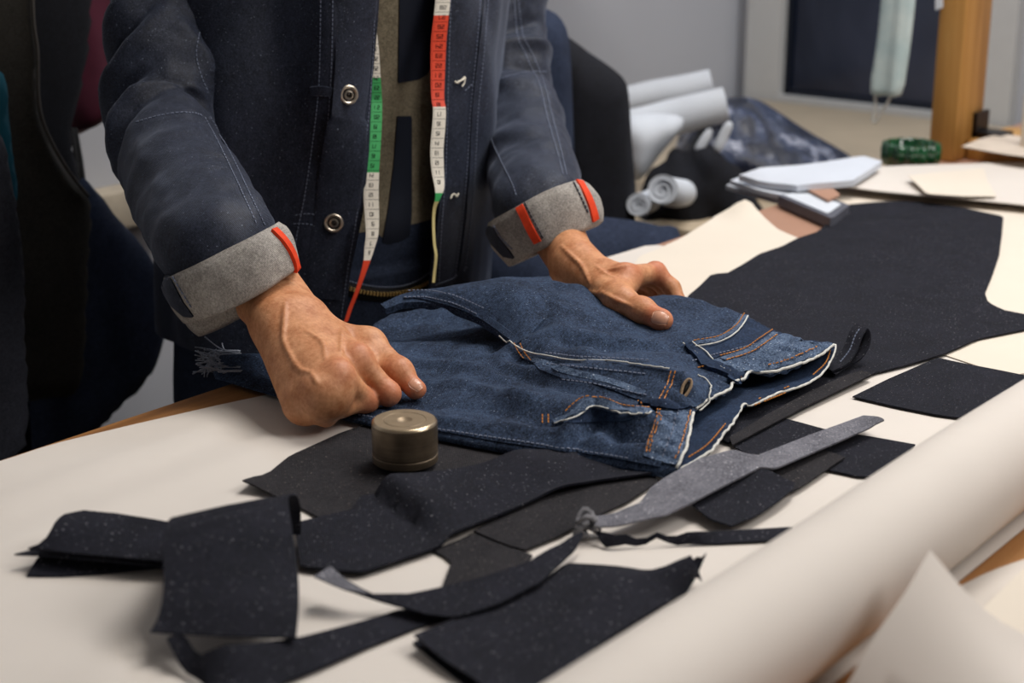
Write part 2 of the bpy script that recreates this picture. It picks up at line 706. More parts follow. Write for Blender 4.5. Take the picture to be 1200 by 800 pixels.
M['steel'] = plain('button_metal', lin(214, 202, 184), 0.3, 0.5, 1.0, var=0.08, scale=200)
M['dark_metal'] = plain('dark_metal', lin(60, 56, 54), 0.4, 0.5, 1.0, var=0.1)
M['black'] = plain('black_ink', lin(20, 20, 22), 0.7, 0.2)
M['oak'] = wood('oak_table', lin(122, 80, 42), lin(164, 114, 66), lin(190, 140, 88), 0)
M['desk'] = plain('pinkish_brown_laminate', lin(174, 134, 112), 0.5, 0.3, var=0.05, scale=5)
M['post'] = wood('varnished_pine', lin(150, 106, 50), lin(186, 138, 74), lin(204, 160, 96), 2)
M['wall'] = plain('painted_wall', lin(186, 188, 194), 0.9, 0.15, var=0.03, scale=3)
M['floor'] = plain('grey_floor', lin(110, 104, 98), 0.7, 0.2, var=0.1, scale=6)
M['ceiling'] = plain('white_ceiling', lin(225, 225, 222), 0.9, 0.1, var=0.02)
M['window_frame'] = plain('white_plastic_frame', lin(196, 196, 194), 0.5, 0.3, var=0.02)
M['white_cloth'] = plain('white_cloth', lin(206, 212, 220), 0.85, 0.15, var=0.06, scale=12, bump=0.2, bscale=60)
M['black_cloth'] = denim('black_cloth', lin(14, 15, 20), lin(30, 32, 40), lin(60, 60, 70), 0.76, 12)
M['navy_cloth'] = denim('navy_cloth', lin(24, 32, 50), lin(48, 58, 80), lin(70, 80, 100), 0.76, 12)
M['olive_cloth'] = denim('olive_grey_cloth', lin(40, 38, 34), lin(62, 58, 52), lin(80, 78, 72), 0.76, 12)
M['maroon'] = plain('maroon_cloth', lin(84, 34, 52), 0.5, 0.4, var=0.25, scale=14)
M['teal'] = plain('teal_cloth', lin(20, 80, 96), 0.8, 0.2)
M['grey_cloth'] = denim('charcoal_cloth', lin(40, 42, 50), lin(62, 64, 74), lin(80, 80, 88), 0.76, 12)

# ------------------------------------------------------------------ the room
XW, YW = 3.10, 1.86             # window wall and the wall behind the man
XB, YB, ZC = -1.9, -2.0, 2.72
box_obj('floor', (XB, YB, -0.1), (XW, YW, 0.0), M['floor'], kind='structure')
box_obj('ceiling', (XB, YB, ZC), (XW, YW, ZC + 0.1), M['ceiling'], kind='structure')
box_obj('wall_left', (XB, YW, 0), (XW + 0.2, YW + 0.12, ZC), M['wall'], kind='structure')
box_obj('wall_right', (XB, YB - 0.12, 0), (XW, YB, ZC), M['wall'], kind='structure')
box_obj('wall_back', (XB - 0.12, YB, 0), (XB, YW, ZC), M['wall'], kind='structure')
WZ0, WZ1 = 0.735, 1.95          # window opening
WY1, WY0 = YW - 0.035, 1.22
mb = MB()
for lo, hi in (((XW, YB, 0), (XW + 0.2, YW, WZ0)), ((XW, YB, WZ1), (XW + 0.2, YW, ZC)),
               ((XW, YB, WZ0), (XW + 0.2, WY0, WZ1)), ((XW, WY1, WZ0), (XW + 0.2, YW, WZ1))):
    lo, hi = np.array(lo), np.array(hi)
    mb.box((lo + hi) / 2, (hi - lo) / 2)
mb.build('wall_far', M['wall'], smooth=False, kind='structure')
box_obj('baseboard_left', (XB, YW - 0.015, 0), (XW, YW, 0.08), M['window_frame'], kind='structure', bevel=0.004)
# window: frame profiles, dark pane, inner rebate and sill
win = thing('window_1', (XW, WY1, WZ0), None, None)
win['kind'] = 'structure'
fw = 0.085
mb = MB()
for lo, hi in (((XW - 0.035, WY0, WZ0), (XW + 0.05, WY1, WZ0 + fw)), ((XW - 0.035, WY0, WZ1 - fw), (XW + 0.05, WY1, WZ1)),
               ((XW - 0.035, WY1 - fw, WZ0 + fw), (XW + 0.05, WY1, WZ1 - fw)), ((XW - 0.035, WY0, WZ0 + fw), (XW + 0.05, WY0 + fw, WZ1 - fw))):
    lo, hi = np.array(lo), np.array(hi)
    mb.box((lo + hi) / 2, (hi - lo) / 2)
mb.build('window_frame', M['window_frame'], win, smooth=False)
mb = MB()
g = 0.012
for lo, hi in (((XW - 0.012, WY0 + fw, WZ0 + fw), (XW + 0.03, WY1 - fw, WZ0 + fw + g)), ((XW - 0.012, WY1 - fw - g, WZ0 + fw), (XW + 0.03, WY1 - fw, WZ1 - fw)),
               ((XW - 0.012, WY0 + fw, WZ0 + fw), (XW + 0.03, WY0 + fw + g, WZ1 - fw))):
    lo, hi = np.array(lo), np.array(hi)
    mb.box((lo + hi) / 2, (hi - lo) / 2)
mb.build('gasket', plain('black_gasket', lin(18, 24, 36), 0.5, 0.3), win, smooth=False)
m = NT('night_glass', 0.16, 0.5)
m.base(m.ramp(m.noise(3.2, 3, 0.5, dist=0.6), [(0.38, lin(22, 29, 46)), (0.68, lin(60, 66, 84))]))  # paler blotches paint a blurred room reflection into the dark glass
box_obj('pane', (XW + 0.0, WY0 + fw, WZ0 + fw), (XW + 0.012, WY1 - fw, WZ1 - fw), m.m, win)
box_obj('window_sill', (XW - 0.14, WY0 - 0.1, WZ0 - 0.04), (XW + 0.02, WY1, WZ0 - 0.012), M['window_frame'], win, bevel=0.006)

# ------------------------------------------------------------------ tables


def table(name, x0, x1, y0, y1, mat, label):
    t = thing(name, ((x0 + x1) / 2, (y0 + y1) / 2, 0), label, 'table')
    box_obj('tabletop', (x0, y0, TZ - 0.036), (x1, y1, TZ), mat, t, bevel=0.003)
    box_obj('apron', (x0 + 0.06, y0 + 0.06, TZ - 0.12), (x1 - 0.06, y1 - 0.06, TZ - 0.036), mat, t)
    for sx in (x0 + 0.05, x1 - 0.11):
        for sy in (y0 + 0.05, y1 - 0.11):
            box_obj('leg', (sx, sy, 0), (sx + 0.06, sy + 0.06, TZ - 0.036), mat, t, bevel=0.004)
    return t


table('cutting_table', 0.08, 1.440, 0.08, 1.018, M['oak'], 'oak cutting table with golden brown edge under the white pattern paper')
table('side_desk', 1.442, 2.80, 0.08, 1.012, M['desk'], 'pinkish brown laminate desk butted against the far end of the oak table')


def wp(x, y, z=0.0):
    return proj((x, y, TZ + z))


def crease(lines, amp=0.0014, w=0.007):
    L = [np.array([on(*a)[:2], on(*b)[:2]]) for a, b in lines]

    def f(V):
        out = np.zeros(len(V))
        for l in L:
            out += amp * np.exp(-(line_dist(V, l) / w) ** 2)
        return out
    return f


sheet('pattern_paper', [wp(0.13, 1.004), (-20, 546), (0, 541), (60, 521), (150, 499), (250, 476), (330, 459), (420, 428), (560, 360), (700, 305), (763, 286), (788, 290),
      (850, 300), (1000, 330), (1210, 400), wp(1.6, 0.50), wp(1.5, 0.362), wp(0.13, 0.362)], M['paper'], z=0.0012, thick=0.0006, step=0.02, wave=0.0003,
      extra=crease([((0, 648), (330, 520)), ((110, 800), (320, 700)), ((0, 596), (250, 505))], 0.0042, 0.018),
      label='large sheet of white pattern paper covering the oak cutting table', cat='paper')
sheet('pattern_paper', [(770, 292), (800, 278), (840, 253, 0.008), (878, 230, 0.03), (890, 250, 0.012), (912, 269, 0.005), (935, 279, 0.0035), (900, 312, 0.0035), (850, 345, 0.0035), (770, 350, 0.0035), (735, 320, 0.0035), (750, 300, 0.0035)],
      M['cream_paper'], z=0.0035, thick=0.0006, step=0.012, wave=0.0002, zmin=0.002, label='cream paper offcut with a curved cut side and an upturned pointed corner', cat='paper')
sheet('pattern_paper', [(967, 219, 0.006), (1010, 223, 0.004), (1080, 230, 0.0025), (1200, 243, 0.0025), (1260, 250, 0.0025), (1260, 430, 0.0025), (1180, 440, 0.0025), (1060, 400, 0.0025), (990, 330, 0.0025), (965, 275, 0.0025), (969, 245, 0.004)],
      M['cream_paper'], z=0.0025, thick=0.0006, step=0.015, wave=0.0002, zmin=0.001, label='cream paper sheet showing around the large black bodice piece', cat='paper')
sheet('pattern_paper', [(985, 198, 0.022), (1060, 194, 0.019), (1200, 190, 0.017), (1270, 188, 0.017), (1280, 252, 0.013), (1200, 240, 0.014), (1120, 232, 0.015), (1040, 225, 0.016), (993, 219, 0.018)],
      M['paper'], thick=0.0016, step=0.015, wave=0.0004, label='pale paper sheet lying raised behind the bodice piece near the wooden post', cat='paper')
sheet('paper_flap', [(1064, 206, 0.027), (1105, 201, 0.022), (1153, 197, 0.021), (1157, 212, 0.02), (1168, 230, 0.019), (1130, 230, 0.0195), (1086, 227, 0.021), (1074, 215, 0.025)],
      M['cream_paper'], thick=0.0008, step=0.008, wave=0.0002, label='small cream paper piece with a curled left corner on the far sheet', cat='paper')

# roll of paper along the near side
mb = MB()
RY, RR = 0.388, 0.0375
RX0, RX1 = 0.1, 1.72
n = 56
V, Fs = [], []
xs = np.linspace(RX0, RX1, 60)
for x in xs:
    for k in range(n):
        th = 2 * math.pi * k / n
        r = RR + 0.0007 * math.sin(2.3 * x * 6 + th)
        V.append((x, RY + r * math.cos(th), TZ + 0.0032 + RR + r * math.sin(th)))
for i in range(len(xs) - 1):
    for k in range(n):
        k2 = (k + 1) % n
        Fs.append((i * n + k, (i + 1) * n + k, (i + 1) * n + k2, i * n + k2))
roll = thing('paper_roll', (0.9, RY, TZ + 0.0032), 'thick roll of white pattern paper along the near side of the table', 'paper roll')
obj('rolled_sheet', V, Fs, M['paper'], roll)
for x in (RX0 + 0.002, RX1 - 0.002):          # the spiral of paper edges at each end and its cardboard core
    mb = MB()
    for r in np.linspace(0.016, RR - 0.001, 9):
        mb.tube([(x, RY + r * math.cos(t), TZ + 0.0032 + RR + r * math.sin(t)) for t in np.linspace(0, 2 * math.pi, 40)], 0.0009, 5)
    mb.build('paper_edge', M['paper'], roll)
mb = MB()
mb.tube([(RX0 + 0.001, RY, TZ + 0.0032 + RR), (RX1 - 0.001, RY, TZ + 0.0032 + RR)], 0.015, 24)
mb.build('core_tube', plain('cardboard', lin(160, 126, 90), 0.8, 0.2), roll, sharp=40)

sheet('loose_paper', [(1090, 645, 0.075), (1074, 672, 0.070), (1059, 697, 0.064), (1025, 746, 0.050), (995, 797, 0.034), (975, 830, 0.022), (1100, 850, 0.012), (1240, 850, 0.006), (1250, 770, 0.012), (1200, 745, 0.024), (1152, 717, 0.040), (1126, 688, 0.055)],
      M['paper'], thick=0.0006, step=0.012, wave=0.0006, label='loose white sheet curling up to a point in front of the paper roll', cat='paper')
sheet('loose_paper', [(1120, 690, 0.003), (1160, 670, 0.003), (1200, 656, 0.003), (1290, 630, 0.003), (1300, 760, 0.003), (1200, 800, 0.003), (1130, 740, 0.003)],
      M['paper'], thick=0.0006, step=0.015, wave=0.0005, label='white sheet lying flat on the wood beyond the curling sheet', cat='paper')
sheet('loose_paper', [(1150, 715, 0.018), (1178, 688, 0.02), (1204, 662, 0.022), (1290, 640, 0.02), (1300, 780, 0.01), (1220, 770, 0.011), (1180, 738, 0.014)],
      M['cream_paper'], thick=0.0006, step=0.015, wave=0.0005, label='cream sheet overlapping beside the curling sheet at the frame edge', cat='paper')

# ------------------------------------------------------------------ cut pieces of denim
BD, BB = M['black_denim'], M['black_denim_brown']
F1 = sheet('bodice_piece', [(982, 241), (1025, 237), (1062, 236), (1119, 242), (1176, 254), (1174, 276), (1171, 299), (1162, 325), (1154, 344), (1158, 355), (1175, 364), (1215, 372), (1215, 384), (1145, 398), (1126, 407), (1107, 415),
           (1062, 428), (1025, 437), (990, 455), (940, 480), (880, 510), (850, 520), (822, 480), (800, 420), (790, 370), (807, 346), (819, 336), (834, 321), (852, 320), (871, 310), (890, 298), (916, 289), (935, 279), (957, 272), (969, 263)],
           BD, z=0.0045, wave=0.0008, wscale=9, thick=0.0013, label='large cut bodice piece of black denim with curved armhole on cream paper', cat='fabric piece', group=None)
sheet('pocket_piece', [(999, 465), (1040, 445), (1070, 432), (1098, 419), (1140, 428), (1200, 440), (1225, 444), (1195, 456), (1170, 470), (1141, 492), (1100, 487), (1050, 477)],
      BD, z=0.0035, label='pointed black denim piece lying alone between bodice piece and paper roll', cat='fabric piece')
sheet('facing_piece', [(893, 484), (930, 493), (966, 503), (1020, 512), (1075, 522), (1045, 542), (1016, 561), (995, 556), (970, 551), (920, 545), (859, 525), (875, 504)],
      BD, z=0.0035, label='black denim rectangle lying under the middle of the grey strip', cat='fabric piece')
sheet('facing_piece', [(870, 556), (910, 540), (962, 527), (992, 535), (965, 553), (940, 570), (926, 577), (890, 570)],
      BB, z=0.006, label='dark offcut with a pointed right end peeking out below the grey strip', cat='fabric piece')
sheet('pocket_piece', [(857, 616, 0.009), (832, 608, 0.009), (810, 590, 0.011), (850, 566, 0.012), (892, 547, 0.015), (910, 556, 0.013), (934, 568, 0.011), (915, 585, 0.010), (888, 603, 0.009)],
      BD, thick=0.0013, step=0.008, zmin=0.007, label='small black pocket piece with a curved lower corner beside the grey strip', cat='fabric piece')
sheet('grey_strip', [(694, 606, 0.012), (720, 601, 0.014), (750, 589, 0.014), (762, 572, 0.016), (775, 562, 0.018), (795, 550, 0.018), (820, 537, 0.018), (859, 527, 0.019), (877, 532, 0.018), (888, 534, 0.017), (950, 509, 0.014), (1012, 487, 0.012), (1037, 490, 0.018), (1024, 499, 0.013), (965, 525, 0.012), (907, 550, 0.014),
      (892, 547, 0.016), (850, 568, 0.017), (810, 589, 0.017), (780, 603, 0.016), (746, 611, 0.013), (720, 617, 0.012), (697, 617, 0.012)],
      M['grey_denim'], thick=0.0013, step=0.0045, wave=0.0005, label='long pale grey strip showing its reverse, tapering from a knot to a point', cat='fabric strip')
sheet('narrow_strip', [(699, 622, 0.010), (720, 627, 0.010), (757, 622, 0.013), (787, 625, 0.010), (930, 617, 0.0035), (925, 632, 0.0035), (840, 636, 0.0035), (765, 638, 0.0035), (730, 640, 0.004), (712, 638, 0.006), (704, 630, 0.009)],
      BD, thick=0.0012, step=0.007, wave=0.0002, label='narrow black denim strip running from the knot towards the paper roll', cat='fabric strip')
F8 = sheet('back_piece', [(284, 563, 0.011), (298, 559, 0.005), (314, 555, 0.0035), (340, 534, 0.0035), (400, 507, 0.0035), (440, 494, 0.0035), (560, 500, 0.0035), (640, 530, 0.0035), (560, 580, 0.0035), (440, 596, 0.0035), (374, 607, 0.0035), (340, 588, 0.0035), (305, 574, 0.006)],
      BB, thick=0.0013, step=0.010, wave=0.0004, zmin=0.002, label='brownish black denim piece lying under the steel weight', cat='fabric piece')


def fold_step(V):
    """the cloth is folded over itself right of a rounded fold line"""
    a, b = on(421, 575)[:2], on(512, 642)[:2]
    d = unit(b - a)
    nrm = np.array([-d[1], d[0]])
    if (on(560, 570)[:2] - a) @ nrm < 0: nrm = -nrm
    s = (V - a) @ nrm
    w = np.clip(s / 0.012, 0, 1)
    low = np.array([on(507, 643)[:2], on(640, 583)[:2], on(700, 566)[:2], on(768, 556)[:2]])
    out = 0.010 * np.sqrt(np.clip(1 - (1 - w) ** 2, 0, 1)) * np.exp(-np.clip(s - 0.012, 0, 1) / 0.055)
    out += 0.004 * (s > 0) * w
    out += 0.006 * np.exp(-((s - 0.115) / 0.022) ** 2)
    return out * np.clip(line_dist(V, low) / 0.028, 0.12, 1)


sheet('folded_piece', [(345, 613), (413, 597), (423, 581), (450, 578), (480, 573), (570, 553), (653, 533), (700, 535), (760, 548), (768, 556), (700, 566), (640, 583), (567, 614), (507, 643), (425, 670), (395, 668), (352, 663)],
      BD, z=0.0065, step=0.006, wave=0.0006, thick=0.0018, extra=fold_step, label='black denim piece folded over in a soft roll in front of the weight', cat='fabric piece')
sheet('under_piece', [(555, 622), (580, 633), (613, 645), (655, 628), (690, 609), (735, 588), (772, 563), (760, 548), (700, 545), (620, 585)],
      BB, z=0.0045, label='brownish black denim piece with stitched edge below the jeans waistband', cat='fabric piece')
sheet('small_offcut', [(507, 645), (535, 634), (560, 622), (600, 641), (627, 652), (605, 668), (560, 684), (517, 691), (524, 672), (530, 657)],
      BB, z=0.0032, label='small dark offcut between the folded piece and the curved strip', cat='fabric piece')
sheet('long_strip', [(196, 748, 0.020), (215, 752, 0.014), (240, 763, 0.018), (290, 755, 0.018), (350, 747, 0.012), (410, 732, 0.006), (473, 713, 0.0035), (533, 722, 0.0035), (494, 733, 0.0035), (433, 757, 0.004), (380, 780, 0.005), (333, 799, 0.005), (300, 822, 0.005), (252, 822, 0.006), (238, 799, 0.006), (212, 782, 0.006)],
      BD, thick=0.0013, step=0.008, wave=0.0004, label='long black strip running out from under the arched piece', cat='fabric strip')
sheet('curved_strip', [(368, 674, 0.022), (386, 665, 0.022), (410, 681, 0.018), (434, 695, 0.014), (477, 696, 0.012), (517, 688, 0.012), (570, 675, 0.013), (617, 659, 0.016), (655, 637, 0.018), (684, 620, 0.016), (684, 628, 0.013), (673, 645, 0.012), (633, 682, 0.012), (583, 708, 0.010), (533, 723, 0.010), (500, 719, 0.010), (476, 712, 0.010), (440, 702, 0.012), (404, 690, 0.016)],
      BD, thick=0.0013, step=0.007, wave=0.0003, label='curved black strip with a lifted tip, swinging from the knot over the offcuts', cat='fabric strip')
sheet('strip_tip', [(368, 675, 0.024), (387, 664, 0.0245), (412, 682, 0.0205), (433, 696, 0.0165), (404, 690, 0.0185)], M['grey_denim'], thick=0.0008, step=0.005, wave=0.0,
      label='light grey turned-up tip at the left end of the curved strip', cat='fabric strip')
mb = MB()
kc = on(688, 614, 0.012)
for k in range(5):
    a = rng.normal(size=3) * 0.0035
    mb.tube([kc + a + np.array([0.006 * math.cos(t), 0.006 * math.sin(t + k), 0.003 * math.sin(2 * t + k)]) for t in np.linspace(0, 2 * math.pi, 14)], 0.0013, 6)
mb.tube([kc + np.array([-.012, .0, .0]), kc, kc + np.array([.012, .006, .003])], 0.0024, 6)
mb.build('thread_knot', plain('grey_yarn', lin(120, 120, 124), 0.9, 0.1, var=0.3, scale=200), label='small grey knotted bundle of threads where the strips meet', cat='thread')
sheet('front_piece', [(485, 743, 0.012), (525, 728, 0.008), (567, 713, 0.006), (633, 683, 0.006), (664, 660, 0.006), (700, 662, 0.007), (757, 667, 0.007), (784, 671, 0.008), (802, 663, 0.013), (814, 650, 0.026), (820, 664, 0.016), (824, 677, 0.008), (770, 712, 0.006), (716, 746, 0.005), (640, 800, 0.005), (590, 845, 0.005), (575, 815, 0.007), (563, 800, 0.008), (520, 772, 0.010)],
      BD, thick=0.0013, step=0.008, wave=0.0005, label='black denim panel with a curled corner next to the paper roll', cat='fabric piece')
sheet('front_piece', [(484, 752, 0.003), (540, 728, 0.003), (640, 690, 0.003), (780, 680, 0.003), (815, 665, 0.010), (821, 651, 0.020), (827, 675, 0.005), (720, 750, 0.003), (640, 806, 0.003), (590, 850, 0.003), (550, 806, 0.003), (515, 778, 0.003)],
      BD, thick=0.0012, step=0.012, wave=0.0002, zmin=0.0015, label='matching black denim panel showing just beneath the panel with the curled corner', cat='fabric piece')

# folded band and arched band at the lower left
sheet('folded_band', [(33, 642, 0.016), (45, 638, 0.018), (58, 624, 0.024), (66, 610, 0.026), (74, 603, 0.026), (97, 598, 0.025), (140, 602, 0.022), (200, 612, 0.020), (235, 616, 0.018), (235, 664, 0.014), (200, 658, 0.014), (110, 650, 0.015), (60, 645, 0.016)],
      BD, thick=0.0014, step=0.007, wave=0.0005, label='upper layer of the folded black band pointing to the left', cat='fabric strip')
sheet('folded_band', [(17, 649, 0.012), (45, 642, 0.012), (110, 640, 0.012), (200, 650, 0.011), (235, 655, 0.010), (235, 667, 0.009), (200, 664, 0.010), (120, 656, 0.012), (45, 650, 0.012)],
      BD, thick=0.0012, step=0.008, wave=0.0002, label='thin middle layer of the folded black band with a narrow left tip', cat='fabric strip')
sheet('folded_band', [(31, 674, 0.003), (40, 656, 0.008), (60, 640, 0.009), (120, 640, 0.009), (235, 655, 0.006), (235, 672, 0.003), (190, 664, 0.004), (120, 671, 0.003), (70, 676, 0.002)],
      BD, thick=0.0014, step=0.008, wave=0.0002, zmin=0.0015, label='lowest layer of the folded black band resting on the paper', cat='fabric strip')


def arched():
    # rows from the hidden back end over the arch to the hanging front edge: left and right pixel, height
    rows = [((232, 640, 0.006), (352, 625, 0.008)), ((216, 612, 0.030), (352, 596, 0.028)), ((204, 606, 0.052), (348, 580, 0.045)), ((196, 612, 0.056), (341, 578, 0.050)),
            ((192, 624, 0.055), (338, 586, 0.050)), ((191, 650, 0.048), (342, 616, 0.044)), ((192, 683, 0.038), (347, 650, 0.034)), ((189, 708, 0.031), (350, 683, 0.026)),
            ((184, 726, 0.026), (350, 718, 0.021)), ((176, 739, 0.023), (347, 746, 0.017))]
    A = smooth_poly([on(*r[0]) for r in rows], False, 5)
    B = smooth_poly([on(*r[1]) for r in rows], False, 5)
    n = 28
    V, Fs = [], []
    for i in range(len(A)):
        for k in range(n + 1):
            t = k / n
            p = A[i] * (1 - t) + B[i] * t
            p[2] += 0.004 * math.sin(math.pi * t) * (1 if i > 20 else 0.3) - 0.006 * math.sin(math.pi * t) * (i > 38) * (i - 38) / 8
            V.append(p)
    V = np.array(V)
    V[:, 2] += 0.0008 * fbm(V, 30, 2)
    m = len(A)
    N = len(V)
    W = V - np.array([0, 0, 0.0014])
    nr = np.zeros_like(V).reshape(m, n + 1, 3)
    G = V.reshape(m, n + 1, 3)
    nr = np.cross(np.gradient(G, axis=0), np.gradient(G, axis=1))
    nr /= np.maximum(np.linalg.norm(nr, axis=2, keepdims=True), 1e-9)
    if nr[m // 2, n // 2, 2] < 0: nr = -nr
    W = (G - nr * 0.0014).reshape(-1, 3)
    q = lambda i, k: i * (n + 1) + k
    for i in range(m - 1):
        for k in range(n):
            Fs.append((q(i, k), q(i, k + 1), q(i + 1, k + 1), q(i + 1, k)))
            Fs.append((N + q(i, k), N + q(i + 1, k), N + q(i + 1, k + 1), N + q(i, k + 1)))
        Fs.append((q(i, 0), q(i + 1, 0), N + q(i + 1, 0), N + q(i, 0)))
        Fs.append((q(i, n), N + q(i, n), N + q(i + 1, n), q(i + 1, n)))
    for k in range(n):
        Fs.append((q(0, k), N + q(0, k), N + q(0, k + 1), q(0, k + 1)))
        Fs.append((q(m - 1, k), q(m - 1, k + 1), N + q(m - 1, k + 1), N + q(m - 1, k)))
    return np.vstack([V, W]), Fs


v, f = arched()
obj('arched_band', v, f, BD, sharp=60, label='wide black denim band arching over the folded band at lower left', cat='fabric strip')

# round steel weight
wt = thing('pattern_weight', on(475, 540, 0.0065), 'round brown steel weight with a centre dimple on the brownish denim', 'weight')
wc = np.array(wt.location)
r0, hh = 0.0245, 0.033
m = NT('turned_steel', 0.42, 0.5, 0.75)
g = m.noise(1.0, 4, 0.6, m.mapping((20, 20, 400)))
m.base(m.ramp(m.math('ADD', m.math('MULTIPLY', g, .5), m.math('MULTIPLY', m.noise(60, 4), .5)), [(0.35, lin(96, 84, 70)), (0.65, lin(140, 124, 104))]))
m.bump(g, 0.15, 0.0005)
mb = MB()
mb.lathe(wc, [(r0 - .002, 0), (r0, 0.0015), (r0, 0.0065), (r0 - .0006, 0.007), (r0 - .0006, 0.0078), (r0, 0.0084), (r0, hh - 0.0022), (r0 * .7, hh - 0.004)], 72)
mb.build('body', m.m, wt, sharp=35)
m2 = plain('worn_steel_rim', lin(196, 178, 150), 0.3, 0.5, 1.0, var=0.1, scale=200)
mb = MB()
mb.lathe(wc, [(r0, hh - 0.0022), (r0 - .0005, hh - 0.0008), (r0 - 0.0018, hh)], 72, cap0=False, cap1=False)
mb.build('rim', m2, wt)
m3 = plain('brushed_steel_face', lin(150, 132, 108), 0.5, 0.5, 0.5, var=0.12, scale=120)
mb = MB()
mb.lathe(wc, [(r0 - .0018, hh), (r0 * .66, hh), (r0 * .65, hh - .0003), (r0 * .63, hh - .0003), (r0 * .62, hh), (r0 * .24, hh), (r0 * .18, hh - .0012), (r0 * .08, hh - .002), (0.0001, hh - .0022)], 72, cap0=False)
mb.build('top_face', m3, wt, sharp=30)

# ------------------------------------------------------------------ the jeans on the table
front_right = [(977, 404, .044), (960, 417, .040), (937, 427, .038), (915, 434, .036), (896, 437, .036), (879, 436, .035), (872, 444, .035), (859, 449, .034), (855, 457, .033), (840, 464, .032), (825, 472, .031), (815, 480, .030)]
front_left = [(808, 507, .029), (802, 530, .024), (793, 547, .016)]
near_edge = [(788, 549, .014), (760, 546, .014), (700, 535, .014), (620, 526, .013), (560, 516, .012), (500, 504, .012), (430, 491, .011), (385, 482, .010), (330, 462, .009), (290, 451, .009), (262, 443, .008)]
hem = [(252, 436, .012), (248, 424, .014), (252, 413, .016)]
far_edge = [(275, 410, .020), (310, 408, .022), (360, 400, .022), (426, 390, .014), (436, 374, .020), (456, 363, .022), (490, 356, .024), (520, 352, .028), (555, 346, .038), (590, 338, .056), (622, 326, .076), (655, 322, .080), (685, 332, .070), (715, 342, .062),
            (750, 342, .058), (775, 338, .060), (800, 343, .056), (830, 350, .052), (860, 358, .050), (885, 370, .048), (925, 388, .046), (958, 398, .046)]
outline = front_right + front_left + near_edge + hem + far_edge
inner = [(480, 398, .024), (520, 396, .026), (560, 394, .029), (592, 398, .034), (610, 410, .040), (340, 432, .012), (300, 432, .012), (400, 440, .012), (450, 440, .014), (480, 430, .018), (500, 450, .018), (540, 440, .028), (560, 480, .022), (480, 470, .013), (430, 470, .010), (620, 450, .036), (620, 495, .026),
         (690, 505, .032), (700, 480, .040), (740, 505, .034), (770, 520, .030), (640, 425, .044), (675, 427, .052), (740, 433, .053), (804, 457, .044), (770, 440, .052), (650, 385, .062), (700, 395, .054), (700, 370, .062), (650, 350, .078), (740, 380, .050), (760, 405, .050),
         (800, 395, .048), (820, 425, .044), (870, 410, .044), (860, 385, .048), (920, 410, .043), (780, 365, .054), (790, 352, .058),
         (545, 386, .012), (505, 387, .010), (470, 388, .009), (520, 376, .014), (560, 378, .022), (590, 374, .032), (606, 382, .046), (620, 350, .080)]
jz = lambda z: z if z < .012 else .012 + (z - .012) * .68
outline = [(a, b, jz(c)) for a, b, c in outline]
inner = [(a, b, jz(c)) for a, b, c in inner]
front_right, front_left, near_edge, hem, far_edge = [[(a, b, jz(c)) for a, b, c in L] for L in (front_right, front_left, near_edge, hem, far_edge)]
jl_label = 'worn blue denim jeans spread on the table, waistband to the right, held by both hands'
P = np.array([on(*p) for p in outline])
Pb = resample(P, 0.0035, True)
V2, T, bnd = tri_poly(Pb[:, :2], 0.0036)
C = np.array([tuple(p) for p in resample(P, 0.018, True)] + [tuple(on(*c)) for c in inner])
zt = tps(C, V2, 2e-5)
P3 = np.column_stack([V2, np.zeros(len(V2))])


def px_line(pts, z):
    return np.array([on(u, v, z)[:2] for u, v in pts])


# soft folds radiating over the cloth, crease valleys and puckers along the seams
ax1 = unit(on(800, 470)[:2] - on(500, 430)[:2])
rot = np.array([[ax1[0], ax1[1], 0], [-ax1[1], ax1[0], 0], [0, 0, 1]])
Q = P3 @ rot.T
wr = 0.0034 * fbm(Q * np.array([0.5, 1.4, 1]), 16, 3, 3) + 0.0018 * fbm(Q * np.array([1.6, 0.6, 1]), 42, 2, 7)
for pts, z, a, w in (([(500, 425), (560, 440), (620, 462)], .035, .004, .008), ([(505, 450), (580, 462), (640, 480)], .035, -.003, .008), ([(600, 440), (660, 455), (740, 470)], .045, .004, .010),
                     ([(640, 400), (700, 410), (770, 418)], .05, .004, .010), ([(660, 385), (720, 385), (800, 380)], .055, -.006, .012), ([(620, 370), (690, 372), (770, 372)], .06, .005, .010),
                     ([(600, 345), (650, 352), (690, 362)], .08, .005, .010), ([(600, 360), (640, 368), (670, 378)], .075, -.005, .010), ([(470, 356), (530, 366), (590, 385)], .068, .004, .008),
                     ([(590, 398), (600, 408), (675, 427), (740, 431), (800, 440)], .045, .006, .008), ([(611, 416), (672, 440), (740, 448), (790, 470)], .045, -.004, .007),
                     ([(655, 490), (690, 470), (709, 474), (731, 483), (765, 482)], .038, .007, .006), ([(670, 497), (700, 482), (735, 493), (760, 495)], .036, -.008, .007),
                     ([(420, 468), (520, 488), (640, 505), (740, 525)], .02, .003, .006)):
    L = px_line(smooth_poly(pts, False, 4), z)
    wr += a * np.exp(-(line_dist(V2, L) / w) ** 2)
wl = px_line([(p[0], p[1]) for p in front_right + front_left], .033)
dw = line_dist(V2, wl)
s_al = V2 @ unit(wl[-1] - wl[0])
wr += 0.0022 * np.sin(s_al * 2 * math.pi / 0.013 + 3 * fbm(P3, 20, 2, 11)) * np.exp(-((dw - 0.018) / 0.02) ** 2)
round_line = np.array([on(*p)[:2] for p in near_edge + hem + far_edge])
dr = line_dist(V2, round_line)
rf = np.clip(dr / 0.016, 0, 1)
rf = np.sqrt(1 - (1 - rf) ** 2)
fade = np.clip(np.minimum(dr, dw) / 0.012, 0, 1)
zt = TZ + np.maximum(zt - TZ + wr * fade, 0.006)
zb = np.full(len(V2), TZ + 0.0055)
